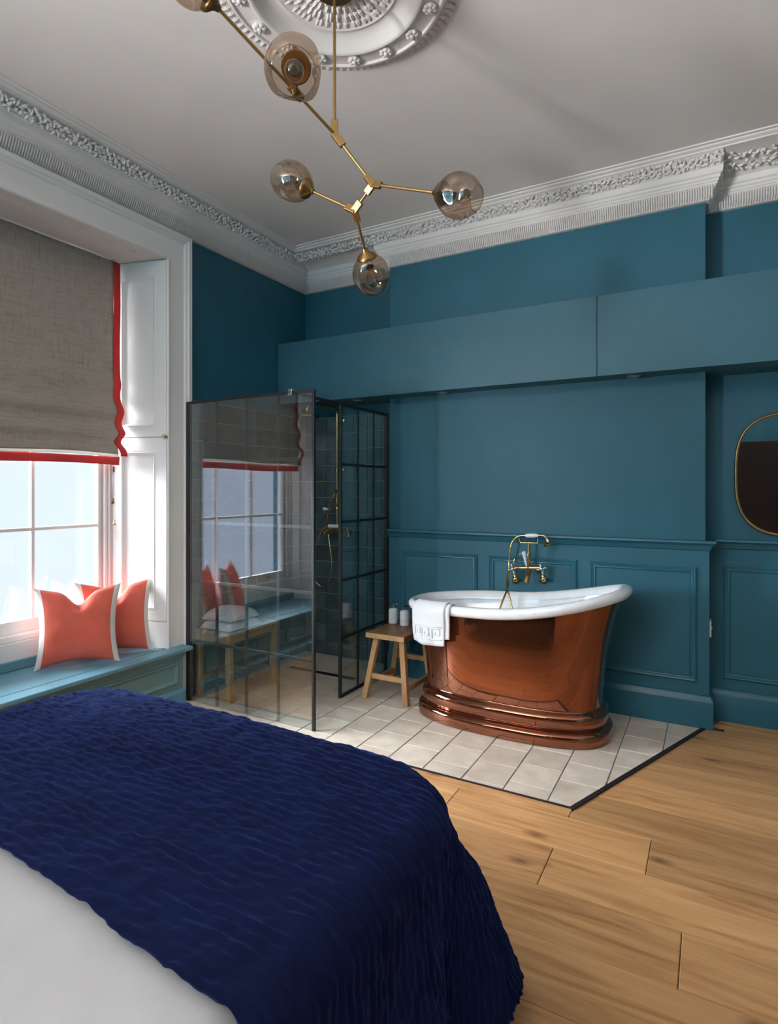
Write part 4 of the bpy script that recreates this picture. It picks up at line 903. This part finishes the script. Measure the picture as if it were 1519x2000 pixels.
# ------------------------------------------------------------------ mirror and socket
MC = Vector((0.425, YB, 1.430)); mir = thing('wall_mirror', 'rounded wall mirror with thin brass frame', 'mirror', (MC.x, YB, MC.z))
bm = nb(); pts = []
for k in range(64): a = 2 * math.pi * k / 64; x, z = ring_pt(a, -.312, .312, -.345, .345, 3.0); pts.append(Vector((MC.x + x, YB - .022, MC.z + z)))
tube(bm, pts, .008, 8, False, True); adopt(mir, obj('frame', bm, 'antique_brass', None, True))
bm = nb(); v = [bm.verts.new((p.x, YB - .020, p.z)) for p in pts]; w = [bm.verts.new((p.x, YB - .003, p.z)) for p in pts]; bm.faces.new(v); bm.faces.new(w)
for k in range(64): bm.faces.new((v[k], v[(k + 1) % 64], w[(k + 1) % 64], w[k]))
adopt(mir, obj('mirror_plate', bm, 'mirror_glass'))
so = thing('wall_socket', 'white socket plate on the side of the chimney breast', 'socket', (BX1 + .02, 3.82, .62))
zz = [atY(1391, y, 3.80).z for y in (1243, 1212)]
bm = nb(); box(bm, BX1 + .0202, BX1 + .030, 3.765, 3.85, zz[0], zz[1]); adopt(so, obj('plate', bm, 'white_plastic', bevel=.002))
bm = nb(); box(bm, BX1 + .030, BX1 + .034, 3.79, 3.80, zz[0] + .04, zz[0] + .055); adopt(so, obj('switch', bm, 'white_plastic'))
# ------------------------------------------------------------------ chandelier
CR = Vector((-1.21, 1.7725, 3.19)); DRod = CR.dot(FW)
ch = thing('chandelier', 'branching brass pendant lamp with smoky dented glass globes', 'chandelier', CR)
bm = nb(); lathe(bm, [(0, 0.022), (.080, .022), (.082, .018), (.082, .004), (.076, -.004), (.012, -.008), (.010, -.02), (0, -.02)], 28, Matrix.Translation(CR + Vector((0, 0, -.012)))); adopt(ch, obj('canopy', bm, 'antique_brass', None, 'auto'))
J0 = atD(655, 262, DRod); J0.x, J0.y = CR.x, CR.y
J1 = atD(728, 360, DRod + .03); J2 = atD(692, 411, DRod + .10); K0 = atD(570, 150, DRod - .17)
def rod(a, b, r=.0055): tb(ch, 'rod', [a, b], r, 'antique_brass', 12)
rod(CR, J0); 
EA = atD(424, 14, DRod - .36)
def seg_pt(a, b, t): return a + (b - a) * t
rod(J0, EA); rod(J0, J1); rod(J1, J2)
def joint(c, dirs, ln=.045, w=.026, th=.016, nrm=None):
    bm = nb()
    for d in dirs: d = Vector(d).normalized(); bar(bm, c - d * .006, c + d * ln, w, th, nrm or (FW))
    adopt(ch, obj('joint', bm, 'antique_brass', bevel=.002))
joint(J0, [(0, 0, 1), J1 - J0], .05); joint(J1, [J0 - J1, atD(850, 376, DRod - .12) - J1, J2 - J1], .04); joint(J2, [J1 - J2, atD(608, 373, DRod + .16) - J2, atD(714, 487, DRod + .18) - J2], .04)
def globe(base, d, R, seed, opening=.55, stretch=1.12):
    d = Vector(d).normalized(); m = aim(base, d); rnd = random.Random(seed)
    bm = nb(); lathe(bm, [(.0, -.030), (.009, -.030), (.012, -.022), (.018, -.014), (.034, -.004), (.040, .004), (.041, .010), (.038, .014), (.0, .014)], 20, m); cap = adopt(ch, obj('lamp_holder', bm, 'dark_brass', None, 'auto'))
    bm = nb(); lathe(bm, [(0, .014), (.018, .014), (.018, .050), (.014, .056), (0, .056)], 16, m); sub(cap, obj('socket', bm, 'bulb_socket', None, 'auto'))
    bm = nb(); lathe(bm, [(.010, .056), (.012, .064), (.022, .080), (.026, .095), (.022, .110), (.012, .119), (0, .121)], 16, m); sub(cap, obj('bulb', bm, 'bulb_glass', None, True))
    bm = nb(); nu, nv = 40, 28; a1 = math.pi - opening; L = []
    dents = [(Vector((math.cos(q), math.sin(q), rnd.uniform(-.3, .5))).normalized(), rnd.uniform(.20, .30)) for q in (rnd.uniform(0, 6.28), rnd.uniform(0, 6.28), rnd.uniform(0, 6.28))]
    a0 = math.asin(.040 / R)
    for j in range(nv + 1):
        ph = a0 + (a1 - a0) * j / nv; row = []
        for i in range(nu):
            th = 2 * math.pi * i / nu; v = Vector((math.sin(ph) * math.cos(th), math.sin(ph) * math.sin(th), -math.cos(ph))); r = R
            for dv, am in dents: r *= 1 - am * math.exp(-((v - dv).length / .42) ** 2) * math.sin(ph)
            p = v * r; p.z = p.z * stretch + R * stretch * math.cos(a0) + .008; row.append(m @ p)
        L.append(row)
    V = [[bm.verts.new(p) for p in r] for r in L]
    for A, B in zip(V, V[1:]):
        for k in range(nu): q = (k + 1) % nu; bm.faces.new((A[k], A[q], B[q], B[k]))
    sub(cap, obj('globe', bm, 'smoke_glass', None, True))
    bm = nb(); tube(bm, L[-1], .0012, 6, False, True); sub(cap, obj('globe_lip', bm, 'smoke_glass', None, True))
def arm(j, px, py, D, R, seed, **kw): e = atD(px, py, D); rod(j, e); globe(e + (e - j).normalized() * .026, e - j, R, seed, **kw)
arm(J1, 848, 376, DRod - .12, .074, 11); arm(J2, 611, 374, DRod + .16, .078, 12); arm(J2, 712, 487, DRod + .20, .078, 13)
globe(EA + (EA - J0).normalized() * .02, EA - J0, .080, 14)
KP = seg_pt(J0, EA, .37)
kd = DRod - .60; kc = atD(575, 137, kd); kax = (OC - kc).normalized() + Vector((0, 0, -.10)) + RT * -.06
ke = kc - kax.normalized() * .105; rod(KP, ke); joint(KP, [ke - KP, J0 - KP, EA - KP], .03)
globe(ke + kax.normalized() * .02, kax, .080, 15, opening=.78, stretch=1.0)
# ------------------------------------------------------------------ bed
BXL, BXR, BYF, BYH, BTZ = -2.13, -0.545, 1.455, -0.62, .592
bed = thing('bed', 'double bed with upholstered base, mattress mostly covered by bedding', 'bed', ((BXL + BXR) / 2, .45, 0))
bm = nb(); box(bm, BXL + .06, BXR - .06, BYH, BYF - .06, .07, .32); adopt(bed, obj('base', bm, 'bed_base', bevel=.03, seg=3))
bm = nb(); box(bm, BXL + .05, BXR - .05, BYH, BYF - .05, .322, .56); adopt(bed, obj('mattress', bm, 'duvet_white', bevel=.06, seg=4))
bm = nb(); box(bm, BXL - .28, BXR + .16, BYH - .10, BYH - .002, 0.001, 1.50); adopt(bed, obj('shading_headboard', bm, 'bed_base', bevel=.03, seg=3))  # unseen; made tall and wide to shade the bed from the added window
for x in (BXL + .14, BXR - .14):
    for y in (BYH + .1, BYF - .16): bm = nb(); lathe(bm, [(0, .001), (.025, .001), (.03, .069), (0, .069)], 14, Matrix.Translation((x, y, 0))); adopt(bed, obj('leg', bm, 'dark_door'))
for x in (BXL + .42, BXR - .42):
    p = thing('pillow', 'white pillow at the head of the bed, ' + ('window side' if x < -1.3 else 'door side'), 'pillow', (x, BYH + .25, .63), 0, 'pillows on the bed')
    bm = nb(); vs = ball(bm, (0, 0, .08), 1, .34, .22, .085, 28, 18); 
    for v in vs: q = v.co; v.co.x = math.copysign(abs(q.x / .34) ** .6 * .34, q.x); v.co.y = math.copysign(abs(q.y / .22) ** .6 * .22, q.y)
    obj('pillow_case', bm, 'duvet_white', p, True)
def drape(x, y, x0, x1, yf, rad, top, floorz, flare, edge=0.07):
    # lay a flat cloth point over the rounded top outline, letting the rest hang
    qx = max(x0 + rad - x, x - (x1 - rad), 0.0); qy = max(y - (yf - rad), 0.0)
    sx = -1 if x < (x0 + x1) / 2 else 1; r = math.hypot(qx, qy)
    if r <= rad - edge: return Vector((x, y, top)), 0.0
    nx, ny = (sx * qx / r, qy / r); bx, by = (min(max(x, x0 + rad), x1 - rad), min(y, yf - rad)); d = r - (rad - edge)
    arc = edge * math.pi / 2
    if d < arc: a = d / edge; return Vector((bx + nx * (rad - edge + edge * math.sin(a)), by + ny * (rad - edge + edge * math.sin(a)), top - edge + edge * math.cos(a))), d
    h = (d - arc) * (nx ** 8 + ny ** 8) ** .125; corner = 4 * abs(nx * ny) ** 1.0 / 2 if False else (2 * abs(nx * ny)); out = rad + h * (flare + .38 * corner)
    z = top - edge - h * math.sqrt(max(.2, 1 - (flare + .38 * corner) ** 2))
    if z < floorz: out += (floorz - z) * .8; z = floorz
    return Vector((bx + nx * out, by + ny * out, z)), d
def quilt():
    bm = nb(); nx, ny = 380, 360; x0, x1, y0, y1 = BXL - .46, BXR + .46, .675, BYF + .46; rnd = random.Random(4); V = []
    def P(u, v):
        x = x0 + (x1 - x0) * u; ye = .675 + .030 * math.sin(u * 7) - .05 * smoothstep(.62, .9, u); y = ye + (y1 - ye) * v
        p, d = drape(x, y, BXL, BXR, BYF, .26, BTZ, .012, .07)
        crown = .020 * math.sin(math.pi * max(0, min(1, (x - BXL) / (BXR - BXL)))) if d == 0 else .020 * math.sin(math.pi * max(0, min(1, (x - BXL) / (BXR - BXL)))) * max(0, 1 - d / .1)
        p.z += crown
        if d > .12: 
            w = min(1, (d - .12) / .3); s = math.sin((x if abs(p.y - BYF) < .12 else y) * 17 + 2 * math.sin(d * 4)) * .016 * w
            c = Vector(((BXL + BXR) / 2, .4, 0)); o_ = Vector((p.x - c.x, p.y - c.y, 0)).normalized(); p += o_ * s
        return p, x, y, d
    for i in range(nx + 1):
        row = []
        for j in range(ny + 1): row.append(P(i / nx, j / ny))
        V.append(row)
    G = []
    for i in range(nx + 1):
        row = []
        for j in range(ny + 1):
            p, x, y, d = V[i][j]; a = V[min(i + 1, nx)][j][0] - V[max(i - 1, 0)][j][0]; b = V[i][min(j + 1, ny)][0] - V[i][max(j - 1, 0)][0]; n = a.cross(b)
            n = n.normalized() if n.length > 1e-9 else Vector((0, 0, 1))
            # rows of stitching: puckered ridges running across the bed
            q = noise.noise((x * 2.2, y * 2.2, 3)) * .022; rid = abs(math.sin((y + q) * math.pi / .024)); puck = noise.noise((x * 20, y * 56, 1)) * .0060 + noise.noise((x * 46, y * 95, 5)) * .0030
            row.append(p + n * ((rid ** .7) * .0030 + puck + noise.noise((x * 5, y * 6, 8)) * .004 + .012))
        G.append(row)
    loft(bm, G); return bm
q = obj('quilted_throw', quilt(), 'navy_quilt', None, True); tag(q, 'navy blue quilted throw spread over the foot of the bed', 'throw')
md = q.modifiers.new('thick', 'SOLIDIFY'); md.thickness = .008; md.offset = -1
def duvet():
    bm = nb(); nx, ny = 120, 70; L = []
    for i in range(nx + 1):
        row = []
        for j in range(ny + 1):
            x = BXL - .42 + (BXR - BXL + .84) * i / nx; y = BYH + .02 + (1.22 - BYH) * j / ny; p, d = drape(x, y, BXL + .02, BXR - .02, BYF - .04, .24, BTZ - .022, .05, .05, .10)
            p.z += (.016 * math.sin(math.pi * max(0, min(1, (x - BXL) / (BXR - BXL)))) + .016 * noise.noise((x * 2.1, y * 2.6, 2)) * smoothstep(.78, .5, y) + .012 * math.sin((x * .7 + y) * 9) * smoothstep(.7, .3, y)) * (1 if d < .05 else .3); row.append(p)
        L.append(row)
    loft(bm, L); return bm
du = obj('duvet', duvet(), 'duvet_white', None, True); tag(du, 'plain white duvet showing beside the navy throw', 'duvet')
md = du.modifiers.new('thick', 'SOLIDIFY'); md.thickness = .012; md.offset = -1
# dark wardrobe behind the camera, seen in the wall mirror
wd = thing('wardrobe', 'tall dark wardrobe reflected in the wall mirror', 'wardrobe', (1.0, -1.0, 0))
bm = nb(); box(bm, .05, 1.75, -1.55, -.95, .06, 1.96); adopt(wd, obj('carcass', bm, 'dark_door', bevel=.004))
for k in range(2): bm = nb(); box(bm, .055 + k * .85, .895 + k * .85, -.949, -.930, .07, 1.955); d = adopt(wd, obj('door', bm, 'dark_door', bevel=.003))
bm = nb(); box(bm, .07, 1.73, -1.53, -.97, .001, .06); adopt(wd, obj('plinth', bm, 'dark_door'))
